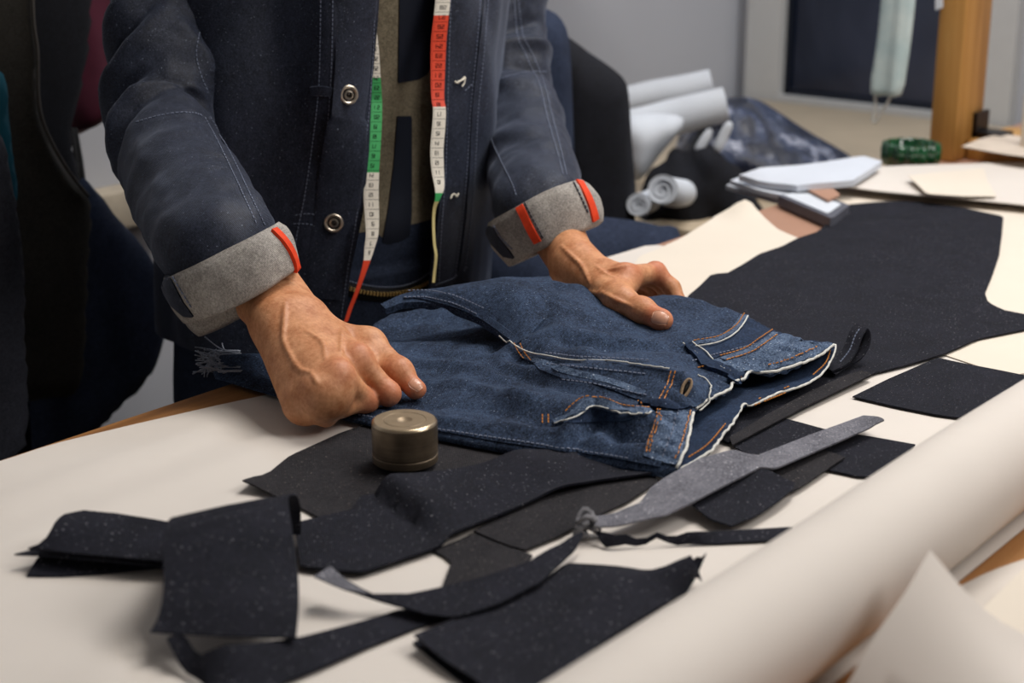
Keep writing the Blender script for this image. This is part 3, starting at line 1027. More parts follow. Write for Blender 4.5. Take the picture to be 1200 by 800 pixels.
zt = zb + np.maximum((zt - zb) * (0.45 + 0.55 * rf), 0.001)
# near the waist the cloth is a single layer over a hollow opening
hol = np.clip((0.075 - dw) / 0.02, 0, 1) * np.clip((dr - 0.004) / 0.01, 0, 1)
zb = zb + np.maximum(zt - 0.0024 - zb, 0) * hol
jeans_v, jeans_f = close_sheet(V2, T, bnd, zt, zb)
jeans = thing('jeans', on(640, 450, 0.0055), jl_label, 'jeans')
jp = obj('front_panel', jeans_v, jeans_f, M['jeans'], jeans, sharp=70)
flap_px = [(446, 357, .056), (460, 349, .064), (485, 343, .068), (520, 337, .074), (560, 331, .080), (600, 325, .084), (645, 326, .082), (655, 348, .078), (640, 372, .066), (618, 398, .050), (606, 404, .045), (590, 394, .046), (580, 386, .049), (565, 377, .053), (545, 368, .058), (520, 360, .060), (495, 356, .060), (470, 357, .058), (452, 362, .054)]
flap = sheet('far_leg', [(a, b, jz(c + .003)) for a, b, c in flap_px],
             M['jeans'], ctrl=[(a, b, jz(c + .003)) for a, b, c in ((560, 352, .074), (600, 352, .081), (610, 375, .066), (520, 348, .072))], thick=0.006, step=0.005, wave=0.0014, wscale=40, parent=jeans)
jb = bvh_of(jp, flap)

# the back half of the waist, lying open below the front edge
bk = front_right[::1] + [(808, 507, .02), (793, 547, .008)]
back_poly = [(a, b, jz(c)) for a, b, c in [(979, 404, .040), (978, 412, .034), (970, 430, .024), (954, 446, .018), (932, 456, .017), (911, 462, .016), (893, 471, .018), (879, 477, .016), (872, 474, .019), (862, 492, .014), (846, 512, .012), (832, 530, .011), (812, 542, .010), (795, 551, .009), (785, 545, .008),
             (790, 510, .007), (798, 470, .008), (850, 435, .010), (900, 415, .012), (950, 400, .020)]]
bw = sheet('back_waistband', back_poly, M['jeans_dark'], thick=0.0022, step=0.005, wave=0.0012, wscale=60, zmin=0.006, parent=jeans, label='inside of the back waistband')
bwb = bvh_of(bw)
# raw edges
fl = [(p[0], p[1]) for p in front_right]
def edge_tube(name, pts3, r, mat, wob=0.0004, seed=0):
    p = resample(smooth_poly(np.array(pts3), False, 4), 0.003)
    p = p + wob * np.stack([vnoise(p, 200, seed + k) for k in range(3)], 1)
    mb = MB()
    mb.tube(list(p), r, 6)
    return mb.build(name, mat, jeans)


edge_tube('frayed_edge', [on(*p) + np.array([0, 0, .0005]) for p in front_right], 0.0013, M['frayed'], 0.0008, 1)
edge_tube('frayed_edge', [on(812, 484, jz(.030))] + [on(*p) for p in front_left], 0.0013, M['frayed'], 0.0008, 2)
edge_tube('frayed_edge', [on(*p) + np.array([0, 0, .0008]) for p in back_poly[:14]], 0.0011, M['frayed'], 0.0008, 3)
# waistband, fly and loops: raised strips of paler worn denim over the front
patch_on('waistband_front', jb, [(977, 404), (960, 415), (937, 425), (915, 432), (896, 435), (878, 434), (868, 438), (852, 436), (836, 432), (826, 427), (850, 418), (885, 404), (922, 391), (950, 396)], M['jeans_pale'], jeans, 0.0016)
patch_on('waistband_front', jb, [(771, 480), (790, 478), (811, 482), (806, 505), (800, 530), (793, 546), (772, 541), (754, 535), (760, 512), (766, 495)], M['jeans_pale'], jeans, 0.0016)
patch_on('fly_tab', jb, [(788, 436), (810, 438), (831, 441), (830, 452), (824, 468), (815, 479), (795, 475), (770, 471), (778, 454)], M['jeans'], jeans, 0.0022)
patch_on('fly_facing', jb, [(611, 412), (640, 421), (675, 424), (690, 421), (730, 424), (788, 436), (778, 454), (770, 471), (745, 468), (720, 458), (690, 448), (660, 444), (632, 433)], M['jeans'], jeans, 0.0011)
ribbon_on('fly_seam', jb, [(612, 415), (640, 427), (668, 436), (690, 441), (720, 449), (755, 462)], 0.007, M['jeans_pale'], jeans, 0.0004, 0.0012)
patch_on('belt_loop', jb, [(802, 406), (811, 403), (832, 425), (824, 432)], M['jeans_dark'], jeans, 0.0034, 3)
patch_on('belt_loop', jb, [(821, 431), (827, 425), (858, 432), (872, 442), (864, 449), (842, 438)], M['jeans_dark'], jeans, 0.0040, 3)
patch_on('belt_loop', jb, [(747, 474), (760, 471), (790, 472), (808, 478), (795, 482), (765, 478)], M['jeans_dark'], jeans, 0.0040, 3)
patch_on('pocket_bag', jb, [(816, 406), (840, 402), (862, 391), (876, 368), (905, 384), (918, 392), (890, 402), (860, 412), (832, 422)], M['jeans_dark'], jeans, 0.0008)
patch_on('pocket_bag', jb, [(655, 496), (676, 489), (692, 478), (709, 478), (731, 487), (757, 486), (735, 493), (705, 494)], M['jeans_dark'], jeans, 0.0008)
ribbon_on('pocket_edge', jb, [(876, 364), (868, 379), (860, 388), (848, 396), (836, 401), (812, 404)], 0.009, M['jeans_pale'], jeans, 0.0010, 0.0014)
ribbon_on('pocket_edge', jb, [(650, 497), (668, 489), (680, 480), (690, 473), (709, 474), (731, 482), (762, 482)], 0.009, M['jeans_pale'], jeans, 0.0012, 0.0014)
ribbon_on('coin_pocket_edge', jb, [(908, 392), (893, 403), (877, 413), (846, 423)], 0.006, M['jeans_pale'], jeans, 0.0016, 0.0008)
ribbon_on('leg_seam', jb, [(474, 348), (500, 349), (530, 356), (560, 368), (584, 383), (608, 402)], 0.007, M['jeans'], jeans, 0.0004, 0.0010)
ribbon_on('side_seam', jb, [(440, 490), (500, 500), (600, 518), (700, 531), (775, 544)], 0.005, M['jeans'], jeans, 0.0003, 0.0008)
for nm, paths in (('pale_piping', [[(880, 366), (872, 381), (864, 391), (853, 399), (838, 405), (812, 409)], [(651, 499), (670, 492), (682, 484), (692, 477), (709, 478), (731, 486), (762, 485)], [(800, 404), (815, 416), (827, 429)], [(811, 403), (824, 412), (835, 424)],
                                    [(818, 441), (832, 452), (826, 474), (816, 480)], [(812, 410), (830, 426), (858, 438), (866, 446)], [(588, 393), (604, 406), (628, 416), (675, 424), (720, 426), (785, 434)]]),):
    mbw = MB()
    for pth in paths:
        P_ = resample(smooth_poly(np.array(pth, float), False, 5), 2)
        pts = []
        for u, v in P_:
            h, nn = hit(jb, u, v)
            if h is not None: pts.append(h + nn * 0.0026)
        if len(pts) > 2: mbw.tube(pts, 0.0007, 6)
    mbw.build(nm, M['frayed'], jeans)
mbo = MB()
for pth in ([(872, 370), (864, 383), (855, 390), (842, 397), (812, 402)], [(905, 389), (890, 399), (874, 410), (842, 420)], [(910, 395), (895, 406), (878, 416), (848, 425)], [(900, 430), (930, 420), (958, 408)],
            [(787, 436), (780, 455), (771, 472)], [(792, 436), (785, 455), (776, 472)], [(770, 482), (765, 505), (757, 533)], [(774, 482), (769, 505), (761, 533)], [(808, 482), (803, 506), (790, 543)], [(664, 484), (685, 468), (706, 469), (730, 478), (760, 480)],
            [(604, 404), (609, 414), (617, 424)], [(611, 404), (616, 414), (624, 424)], [(637, 488), (637, 500)], [(644, 488), (644, 500)], [(748, 472), (752, 478)], [(818, 434), (826, 432)], [(864, 441), (870, 446)]):
    stitches_on(mbo, jb, pth, 0.0026, 0.0010, 0.0004, 0.0027)
for pth in ([(975, 410), (968, 428), (952, 443)], [(925, 456), (905, 464), (880, 474)], [(850, 500), (830, 524), (806, 540)]):
    stitches_on(mbo, bwb, pth, 0.0026, 0.0010, 0.0004, 0.0027)
mbo.build('orange_stitching', M['orange_thread'], jeans, smooth=False, kind='stuff')
mbo = MB()
for pth in ([(474, 350), (504, 350), (534, 357), (562, 370)], [(468, 343), (500, 342), (532, 347), (570, 363)], [(640, 428), (690, 432), (760, 440)], [(660, 446), (700, 452), (760, 465)], [(420, 488), (520, 505), (640, 523), (740, 538)],
            [(640, 415), (690, 420), (760, 424)], [(810, 425), (850, 414), (905, 400)], [(795, 480), (788, 505), (776, 538)]):
    stitches_on(mbo, jb, pth, 0.0024, 0.0016, 0.0004, 0.0020)
mbo.build('blue_stitching', M['white_thread'], jeans, smooth=False, kind='stuff')
# buttonhole
bh, bn = hit(jb, 803, 457)
d1 = unit(hit(jb, 807, 448)[0] - bh)
d1 = unit(d1 - bn * (d1 @ bn)); d2 = np.cross(bn, d1)
mb = MB()
ring = [bh + bn * 0.0040 + d1 * (0.0085 * math.cos(t)) + d2 * (0.0028 * math.sin(t) * (1 + .25 * math.cos(t))) for t in np.linspace(0, 2 * math.pi, 30)]
mb.tube(ring, 0.0013, 6)
mb.build('buttonhole', plain('tan_buttonhole_thread', lin(150, 128, 104), 0.8, 0.2, var=0.2, scale=600), jeans, label='tan stitched buttonhole')
mb = MB()
mb.box(bh + bn * 0.0034, (0.0065, 0.0011, 0.0004), d1, d2, bn)
mb.build('buttonhole_slot', M['black'], jeans)
# frayed hem at the cut leg end
mb = MB()
for k in range(110):
    a = on(252 + 14 * random.random(), 410 + 26 * random.random(), 0.006 + .008 * random.random())
    d = -RIGHT * (0.5 + random.random()) + np.array([0, 0, random.uniform(-.6, .7)]) + np.array([rng.normal() * .3, rng.normal() * .3, 0])
    L = random.uniform(.004, .013)
    pts = [a + RIGHT * .014, a + RIGHT * .004, a + d * L * .5, a + d * L + np.array([rng.normal(), rng.normal(), rng.normal()]) * .004]
    pts = [np.array([p[0], p[1], max(p[2], TZ + .002)]) for p in pts]
    mb.tube(list(smooth_poly(pts, False, 4)), 0.0006, 4)
mb.build('frayed_hem', plain('fray_threads', lin(150, 156, 168), .9, .1, var=.3, scale=300), jeans, kind='stuff', label='ragged pale threads at the cut leg end')

# stitched strips peeking out below the waistband and the small strap loop
sheet('stitched_facing', [(855, 512, .0075), (900, 485, .008), (950, 458, .0085), (990, 440, .009), (1008, 434, .009), (1024, 438, .008), (990, 454, .0075), (940, 478, .007), (890, 505, .0065), (858, 522, .0065)], BB, thick=0.0012, step=0.008, wave=0.0004,
      zmin=0.006, label='narrow stitched dark facing along the lower side of the jeans waistband', cat='fabric strip')


def strap():
    path = [(968, 432, .012), (985, 424, .014), (996, 410, .020), (1003, 392, .030), (1009, 383, .034), (1013, 386, .033), (1012, 400, .024), (1003, 416, .014), (988, 426, .009), (972, 436, .009)]
    P = smooth_poly([on(*p) for p in path], False, 6)
    w = 0.0085 * unit(_fh * 0.8 - RIGHT * 0.4)
    V, Fs = [], []
    m = len(P)
    for i, p in enumerate(P):
        t = unit(P[min(i + 1, m - 1)] - P[max(i - 1, 0)])
        nn = unit(np.cross(t, w)) * 0.0008
        V += [p - w + nn, p + w + nn, p + w - nn, p - w - nn]
    for i in range(m - 1):
        for k in range(4):
            Fs.append((i * 4 + k, i * 4 + (k + 1) % 4, i * 4 + 4 + (k + 1) % 4, i * 4 + 4 + k))
    Fs += [(3, 2, 1, 0), tuple((m - 1) * 4 + k for k in range(4))]
    return np.array(V), Fs


v, f = strap()
v[:, 2] = np.maximum(v[:, 2], TZ + 0.0085)
st = obj('strap_loop', v, f, BD, sharp=50, label='small black strap standing up in a loop beside the jeans waistband', cat='strap')
mb = MB()
sb = bvh_of(st)
stitches_on(mb, sb, [(985, 424), (996, 410), (1002, 394), (1007, 386)], 0.0025, 0.0015, 0.0004, 0.0004)
if mb.v: mb.build('edge_stitching', M['white_thread'], st, smooth=False, kind='stuff')

# ------------------------------------------------------------------ the man: body, hands, clothes
def ellipse_pt(c, a, b, phi, rot):
    """phi measured from straight ahead (towards the table) to the man's left"""
    x, y = a * math.sin(phi), -b * math.cos(phi)
    return np.array([c[0] + x * math.cos(rot) - y * math.sin(rot), c[1] + x * math.sin(rot) + y * math.cos(rot), c[2]])


TROT = -0.20
def torso_c(z):                  # z above the table
    return np.array([1.222 + 0.02 * z, 1.250 - 0.06 * z, TZ + z])


# ---- hands as distance fields
RH = dict(elbow=on(188, 175, 0.17) * 0 + at(190, 175, 1.555), wrist=on(338, 374, 0.067), fore=at(285, 312, 1.415),
          mi=on(418, 420, 0.052), mm=on(396, 440, 0.049), mr=on(373, 456, 0.041), mp=on(353, 464, 0.032),
          pi=on(455, 461, 0.025), pm=on(430, 469, 0.021), pr=on(403, 474, 0.018), pp=on(379, 477, 0.016),
          t0=on(384, 378, 0.060), t1=on(432, 403, 0.048), t2=on(467, 436, 0.034), t3=on(487, 456, 0.024))
down = np.array([0, 0, -1.0])
def curl(mcp, pip, back, drop, l2, l3):
    """middle and end bones folded back under the finger"""
    d = unit(unit(mcp - pip) * back + down * drop)
    dip = pip + d * l2
    tip = dip + unit(unit(mcp - pip) * 1.0 + down * 0.0) * l3
    dip[2] = max(dip[2], TZ + 0.0145); tip[2] = max(tip[2], TZ + 0.0145)
    return dip, tip


fingR = []
for a, b, r0_, r1_, l2 in (('mi', 'pi', .0104, .0090, .024), ('mm', 'pm', .0104, .0088, .026), ('mr', 'pr', .0096, .0084, .024), ('mp', 'pp', .0092, .0080, .018)):
    dip, tip = curl(RH[a], RH[b], 0.75, 0.5, l2, 0.02)
    fingR.append((RH[a], RH[b], dip, tip, r0_, r1_))


def right_hand(p, fine=True):
    W, Fo = RH['wrist'], RH['fore']
    ax = unit(W - Fo)
    side = unit(RH['t0'] - W - ax * ((RH['t0'] - W) @ ax))
    # forearm and wrist: two parallel cones make the oval section
    d = sd_cone(p, Fo + side * .012, W + side * .012, .027, .0205)
    d = smin(d, sd_cone(p, Fo - side * .012, W - side * .013, .027, .0195), .02)
    # palm: metacarpal fan
    base = [W + side * .016 + ax * .008, W + side * .006 + ax * .010, W - side * .005 + ax * .010, W - side * .014 + ax * .008]
    for b, k, r in zip(base, ('mi', 'mm', 'mr', 'mp'), (.0125, .0130, .0125, .0115)):
        d = smin(d, sd_cone(p, b, RH[k] + down * .002, .0165, r), .014)
    palm = (RH['mi'] + RH['mp'] + W * 1.2) / 3.2 + down * .016
    d = smin(d, sd_cone(p, W + down * .006, (RH['mm'] + RH['mr']) / 2 + down * .014, .018, .016), .02)
    d = smin(d, sd_cone(p, W - side * .012 + down * .010, RH['mp'] + down * .010, .015, .012), .016)
    # thumb
    t = sd_cone(p, W + side * .012 + ax * .012 + down * .004, RH['t1'], .0150, .0125)
    t = smin(t, sd_cone(p, RH['t1'], RH['t2'], .0122, .0106), .010)
    t = smin(t, sd_ell(p, RH['t2'], (.0110, .0110, .0106)), .008)
    t = smin(t, sd_cone(p, RH['t2'], RH['t3'], .0104, .0076), .006)
    t = smin(t, sd_ell(p, RH['t3'], (.0080, .0080, .0070)), .004)
    d = smin(d, t, .010)
    d = smin(d, sd_cone(p, RH['t1'] + down * .004, RH['mi'] + down * .012, .010, .011), .012)
    # fingers
    f = None
    for mcp, pip, dip, tip, r0_, r1_ in fingR:
        g = sd_cone(p, mcp, pip, r0_, r1_)
        g = smin(g, sd_ell(p, pip, (r1_ * 1.01,) * 3), .006)
        g = smin(g, sd_cone(p, pip, dip, r1_ * .97, r1_ * .88), .004)
        g = smin(g, sd_cone(p, dip, tip, r1_ * .88, r1_ * .75), .004)
        f = g if f is None else smin(f, g, .0010)
        d = smin(d, sd_ell(p, mcp + np.array([0, 0, .0005]), (r0_ * 1.08,) * 3), .007)
    d = smin(d, f, .0055)
    return d


LH = dict(fore=at(640, 250, 1.675), wrist=on(676, 313, 0.053), mi=on(733, 324, 0.060), pi=on(768, 319, 0.055), di=on(787, 337, 0.041), ti=on(797, 356, 0.028),
          t0=on(698, 342, 0.052), t1=on(727, 354, 0.049), t2=on(752, 364, 0.0465), t3=on(773, 374, 0.0445))
away = unit(_fh * 1.0 + np.array([0, 0, -0.42]))
fingL = []
for k, (off, r0_, r1_, L) in enumerate(((0.0, .0108, .0092, 1.0), (0.0195, .0108, .0092, 1.05), (0.038, .0102, .0088, 0.98), (0.055, .0092, .0078, 0.80))):
    o_ = away * off - RIGHT * (0.004 * k)
    m_ = LH['mi'] + o_
    pp_ = m_ + (LH['pi'] - LH['mi']) * L
    dd_ = pp_ + (LH['di'] - LH['pi']) * L
    tt_ = dd_ + (LH['ti'] - LH['di']) * L
    for q in (pp_, dd_, tt_): q[2] = max(q[2], TZ + 0.014)
    fingL.append((m_, pp_, dd_, tt_, r0_, r1_))


def left_hand(p):
    W, Fo = LH['wrist'], LH['fore']
    ax = unit(W - Fo)
    w2 = unit(away - ax * (away @ ax))
    d = sd_cone(p, Fo - w2 * .012, W - w2 * .006, .0265, .0205)
    d = smin(d, sd_cone(p, Fo + w2 * .012, W + w2 * .018, .0265, .0195), .02)
    d = smin(d, sd_ell(p, at(659, 291, proj_d(W) + .030), (.013, .013, .013)), .012)
    for k, (m_, *_r) in enumerate(fingL):
        d = smin(d, sd_cone(p, W + w2 * (.012 * k - .006) + ax * .012, m_ + down * .003, .0170, .0128 - .0008 * k), .014)
    d = smin(d, sd_cone(p, W + down * .004, (fingL[1][0] + W) / 2 + down * .012, .021, .018), .02)
    t = sd_cone(p, W - w2 * .004 + ax * .006 + down * .004, LH['t1'], .0185, .0130)
    t = smin(t, sd_cone(p, LH['t1'], LH['t2'], .0126, .0112), .010)
    t = smin(t, sd_ell(p, LH['t2'], (.0118, .0118, .0112)), .006)
    t = smin(t, sd_cone(p, LH['t2'], LH['t3'], .0110, .0098), .006)
    t = smin(t, sd_ell(p, LH['t3'] + unit(LH['t3'] - LH['t2']) * .003, (.0100, .0100, .0088)), .004)
    d = smin(d, t, .012)
    d = smin(d, sd_cone(p, LH['t1'], LH['mi'] + down * .006, .009, .010), .012)
    f = None
    for mcp, pip, dip, tip, r0_, r1_ in fingL:
        g = sd_cone(p, mcp, pip, r0_, r1_)
        g = smin(g, sd_ell(p, pip, (r1_ * 1.08,) * 3), .005)
        g = smin(g, sd_cone(p, pip, dip, r1_ * .98, r1_ * .9), .004)
        g = smin(g, sd_cone(p, dip, tip, r1_ * .9, r1_ * .78), .004)
        f = g if f is None else smin(f, g, .0025)
        d = smin(d, sd_ell(p, mcp, (r0_ * 1.06,) * 3), .007)
    return smin(d, f, .006)


def proj_d(p): return float((np.asarray(p) - CAM) @ FWD)


def march(fn, u, v):
    d = unit(ray(u, v))
    t = 1.0
    for _ in range(140):
        p = CAM + d * t
        s = float(fn(p[None])[0])
        if s < 0.0002: break
        t += s * 0.85
        if t > 2.6: return None
    return CAM + d * t


def veins(fn, lines, r):
    segs = []
    for L in lines:
        P_ = resample(smooth_poly(np.array(L, float), False, 4), 5)
        pts = [march(fn, u, v) for u, v in P_]
        pts = [p for p in pts if p is not None]
        for i_, (a, b) in enumerate(zip(pts[:-1], pts[1:])):
            tp_ = .25 + .75 * min(1.0, (i_ + .5) / 4, (len(pts) - 1.5 - i_) / 4 + .12)
            if np.linalg.norm(b - a) < .012: segs.append((a, b, r * tp_))
    return segs


def cz(x, y): return 270 + x / 4.446, 310 + y / 4.446
def cz2(x, y): return 620 + x / 5.333, 250 + y / 5.333
RV = veins(right_hand, [[cz(285, 200), cz(280, 300), cz(276, 390), cz(310, 470), cz(360, 545), cz(420, 560)], [cz(395, 345), cz(480, 405), cz(492, 490)], [cz(580, 345), cz(578, 410), cz(572, 490)], [cz(420, 560), cz(455, 620)]], .0014)
RT = veins(right_hand, [[cz(470, 330), cz(560, 400), cz(635, 470)], [cz(380, 350), cz(450, 450), cz(540, 555)]], .0018)
LV = veins(left_hand, [[cz2(200, 200), cz2(260, 260), cz2(330, 330), cz2(380, 440)], [cz2(420, 330), cz2(480, 380), cz2(540, 400)], [cz2(330, 480), cz2(420, 500), cz2(500, 520)]], .0014)
LT = veins(left_hand, [[cz2(440, 480), cz2(540, 540), cz2(640, 580)], [cz2(470, 360), cz2(560, 340), cz2(630, 320)]], .0018)


def with_veins(fn, segs, depth=0.0003):
    def g(p):
        d = fn(p)
        lo = p.reshape(-1, 3)
        near = np.abs(d) < .012
        if near.any():
            q = p[near]
            dn = d[near]
            for a, b, r in segs:
                dn = smin(dn, sd_cone(q, a + 0, b + 0, r, r) + depth, .0030)
            d = d.copy()
            d[near] = dn
        return d
    return g


def wrinkled(fn, spots):
    """shallow skin creases: grooves across a joint (centre, direction along the finger, radius)"""
    def g(p):
        d = fn(p)
        near = np.abs(d) < .004
        if near.any():
            q = p[near]
            add = np.zeros(len(q))
            for c, ax, R in spots:
                s = (q - c) @ ax
                w = np.exp(-(np.linalg.norm(q - c, axis=1) / R) ** 2)
                add += .00030 * w * np.sin(s * 2 * math.pi / .0034)
            d = d.copy(); d[near] += add
        return d
    return g


spR = [(f[1], unit(f[1] - f[0]), .011) for f in fingR] + [(RH['t2'], unit(RH['t3'] - RH['t1']), .010)]
spL = [(LH['t2'], unit(LH['t3'] - LH['t1']), .012), (LH['pi'], unit(LH['di'] - LH['mi']), .011), (LH['t1'], unit(LH['t2'] - LH['t1']), .010)]
fr = with_veins(wrinkled(right_hand, spR), RV)
flh = with_veins(wrinkled(left_hand, spL), LV + LT)
pts = np.array([v for v in RH.values() if v is not RH['elbow']] + [f[3] for f in fingR])
handR = surf_net(fr, pts.min(0) - .042, pts.max(0) + .042, .00150)
pts = np.array(list(LH.values()) + [f[3] for f in fingL])
handL = surf_net(flh, pts.min(0) - .042, pts.max(0) + .042, .00150)

# ---- coarse body under the clothes
elR, shR = at(190, 165, 1.56), at(205, -110, 1.60)
elL, shL = at(603, 110, 1.86), at(582, -110, 1.96)
hipc = torso_c(-0.06)
neck = torso_c(0.56) + np.array([0, -.02, 0]); headc = torso_c(0.70) + np.array([0, -.075, 0])
lax = np.array([math.cos(TROT), math.sin(TROT), 0])
fwdm = np.array([math.sin(TROT), -math.cos(TROT), 0])


def body(p):
    d = sd_cone(p, torso_c(0.02) - lax * .07, torso_c(0.40) - lax * .09, .088, .095)
    d = smin(d, sd_cone(p, torso_c(0.02) + lax * .07, torso_c(0.40) + lax * .09, .088, .095), .05)
    d = smin(d, sd_cone(p, shR, shL, .055, .055), .06)
    d = smin(d, sd_cone(p, torso_c(0.44), neck, .07, .055), .05)
    d = smin(d, sd_ell(p, headc, (.078, .098, .115)), .03)
    d = smin(d, sd_cone(p, headc + fwdm * .085 + down * .01, headc + fwdm * .105 + down * .025, .010, .013), .015)
    for s in (-1, 1):
        d = smin(d, sd_ell(p, headc + lax * .079 * s + down * .01, (.010, .018, .030)), .008)
        h = hipc + lax * .085 * s
        kn = h + np.array([0, 0, -.38]) + fwdm * .015
        an = np.array([h[0], h[1] + .03, .085])
        d = smin(d, sd_cone(p, h, kn, .075, .052), .04)
        d = smin(d, sd_cone(p, kn, an, .052, .034), .03)
        d = smin(d, sd_cone(p, an + down * .05, an + down * .05 + fwdm * .15, .032, .028), .02)
    d = smin(d, sd_cone(p, shR, elR, .034, .032), .03)
    d = smin(d, sd_cone(p, elR, RH['fore'] + unit(RH['wrist'] - RH['fore']) * .01, .031, .028), .02)
    d = smin(d, sd_cone(p, shL, elL, .034, .030), .03)
    d = smin(d, sd_cone(p, elL, LH['fore'] + unit(LH['wrist'] - LH['fore']) * .01, .030, .027), .02)
    return d


bod = surf_net(body, (0.85, 0.98, 0.0), (1.75, 1.46, TZ + 0.86), .0085)
V = np.vstack([bod[0], handR[0], handL[0]])
Fq = np.vstack([bod[1], handR[1] + len(bod[0]), handL[1] + len(bod[0]) + len(handR[0])])
mk = NT('skin', 0.52, 0.4)
att = mk.n('ShaderNodeAttribute', attribute_name='flush')
b = mk.math('ADD', mk.math('MULTIPLY', mk.noise(70, 4), .6), mk.math('MULTIPLY', mk.noise(320, 3), .4))
c = mk.ramp(b, [(0.36, lin(176, 114, 74)), (0.64, lin(212, 154, 112))])
mk.base(mk.mix(mk.math('MULTIPLY', att.outputs['Fac'], 0.55), c, lin(196, 104, 78)))
mk.bump(mk.math('ADD', mk.noise(700, 2), mk.math('MULTIPLY', mk.noise(260, 3), 1.2)), 0.22, 0.0008)
mk.p.inputs['Subsurface Weight'].default_value = 0.12
mk.p.inputs['Subsurface Radius'].default_value = (1.0, 0.35, 0.2)
mk.p.inputs['Subsurface Scale'].default_value = 0.006
man = obj('person', V, Fq, mk.m, None, origin=(1.222, 1.26, 0), label='man in an indigo denim jacket bending over the table, both hands gripping jeans', cat='person')
fl_ = np.zeros(len(V))
for c_, r in [(RH['mi'], .014), (RH['mm'], .014), (RH['mr'], .012), (RH['mp'], .012), (RH['t2'], .013), (RH['t3'], .013), (LH['mi'], .015), (LH['pi'], .016), (LH['t2'], .012), (LH['t3'], .016)] + [(f[1], .014) for f in fingR]:
    fl_ = np.maximum(fl_, np.exp(-((np.linalg.norm(V - c_, axis=1) / r) ** 4)))
at_ = man.data.attributes.new('flush', 'FLOAT', 'POINT')
at_.data.foreach_set('value', fl_.astype(np.float32))
mbh = bvh_of(man)


# nails
def nail(u0, v0, u1, v1, w, name='thumbnail'):
    a, na = hit(mbh, u0, v0)
    b_, nb = hit(mbh, u1, v1)
    ax = unit(b_ - a)
    n = unit(na + nb)
    n = unit(n - ax * (n @ ax))
    s = np.cross(n, ax)
    L = np.linalg.norm(b_ - a)
    mid = (a + b_) / 2
    V_, F_ = [], []
    N, K = 10, 12
    for i in range(N + 1):
        t = i / N
        ww = w * (0.72 + .28 * math.sin(math.pi * min(t * 1.15, 1))) * (1 if 0 < i < N else .72)
        for k in range(K + 1):
            q = 2 * k / K - 1
            w0 = a + ax * L * t + s * ww * q
            h_, hn, hi_, hd = mbh.ray_cast(Vector(w0 + n * .02), Vector(-n), .03)
            base = np.array(h_) if h_ is not None else w0
            V_.append(base + n * (.0007 if 0 < i and 0 < k < K else .0002))
    V_ = np.array(V_)
    F_ = [(i * (K + 1) + k, i * (K + 1) + k + 1, (i + 1) * (K + 1) + k + 1, (i + 1) * (K + 1) + k) for i in range(N) for k in range(K)]
    Vb = V_ - n * .0016
    n0 = len(V_)
    bd = [k for k in range(K + 1)] + [i * (K + 1) + K for i in range(1, N + 1)] + [N * (K + 1) + k for k in range(K - 1, -1, -1)] + [i * (K + 1) for i in range(N - 1, 0, -1)]
    F_ += [(a_, b2, b2 + n0, a_ + n0) for a_, b2 in zip(bd, bd[1:] + bd[:1])]
    obj(name, np.vstack([V_, Vb]), F_, nailm, man)


nailm = plain('nail', lin(208, 152, 124), 0.28, 0.5, var=0.05, scale=200)
nail(cz2(768, 640)[0], cz2(768, 640)[1], cz2(872, 668)[0], cz2(872, 668)[1], .0066)
nail(*cz(940, 600), *cz(992, 652), .0050)

# ---- t-shirt, trousers
def shell(name, zs, ab, phis, mat, parent, fold=None, thick=.0018, smooth=True, closed=False, **k):
    """an open or closed sleeve of cloth around the torso; phis(z) gives the start and end angle"""
    V, Fs = [], []
    n = 140
    for z in zs:
        a, b_ = ab(z)
        p0, p1 = phis(z)
        for i in range(n + (0 if closed else 1)):
            ph = p0 + (p1 - p0) * i / n
            p = ellipse_pt(torso_c(z), a, b_, ph, TROT)
            nr = unit(p - torso_c(z))
            if fold is not None: p = p + nr * fold(ph, z, p)
            V.append(p)
    m = n if closed else n + 1
    for j in range(len(zs) - 1):
        for i in range(n):
            i2 = (i + 1) % m
            Fs.append((j * m + i, j * m + i2, (j + 1) * m + i2, (j + 1) * m + i))
    V = np.array(V)
    N = len(V)
    inner = V.copy()
    cxy = np.array([torso_c(z)[:2] for z in zs for _ in range(m)])
    dirs = V[:, :2] - cxy
    dirs /= np.linalg.norm(dirs, axis=1, keepdims=True)
    inner[:, :2] -= dirs * thick
    F2 = [(q[3] + N, q[2] + N, q[1] + N, q[0] + N) for q in Fs]
    rim = []
    J = len(zs) - 1
    for i in range(n):
        i2 = (i + 1) % m
        rim += [(i2, i, i + N, i2 + N), (J * m + i, J * m + i2, J * m + i2 + N, J * m + i + N)]
    if not closed:
        for j in range(J):
            rim += [(j * m, (j + 1) * m, (j + 1) * m + N, j * m + N), ((j + 1) * m + n, j * m + n, j * m + n + N, (j + 1) * m + n + N)]
    return obj(name, np.vstack([V, inner]), Fs + F2 + rim, mat, parent, sharp=55, **k)


def tee_fold(ph, z, p):
    return 0.003 * float(fbm(np.array([[p[0] * 1.2, p[1], p[2] * .5]]), 14, 2, 5)[0]) + .006 * math.exp(-((z - .06) / .03) ** 2)


tee = shell('t_shirt', np.linspace(0.045, 0.46, 60), lambda z: (.176 - .02 * max(z - .3, 0), .118), lambda z: (0, 2 * math.pi), M['tee'], man, tee_fold, closed=True)
def tr_fold(ph, z, p): return 0.002 * float(fbm(p[None], 12, 2, 9)[0])
wb = shell('trouser_waistband', np.linspace(-0.14, 0.062, 40), lambda z: (.184, .124 + .004 * (z < .02)), lambda z: (0, 2 * math.pi), M['trousers'], man, tr_fold, closed=True)


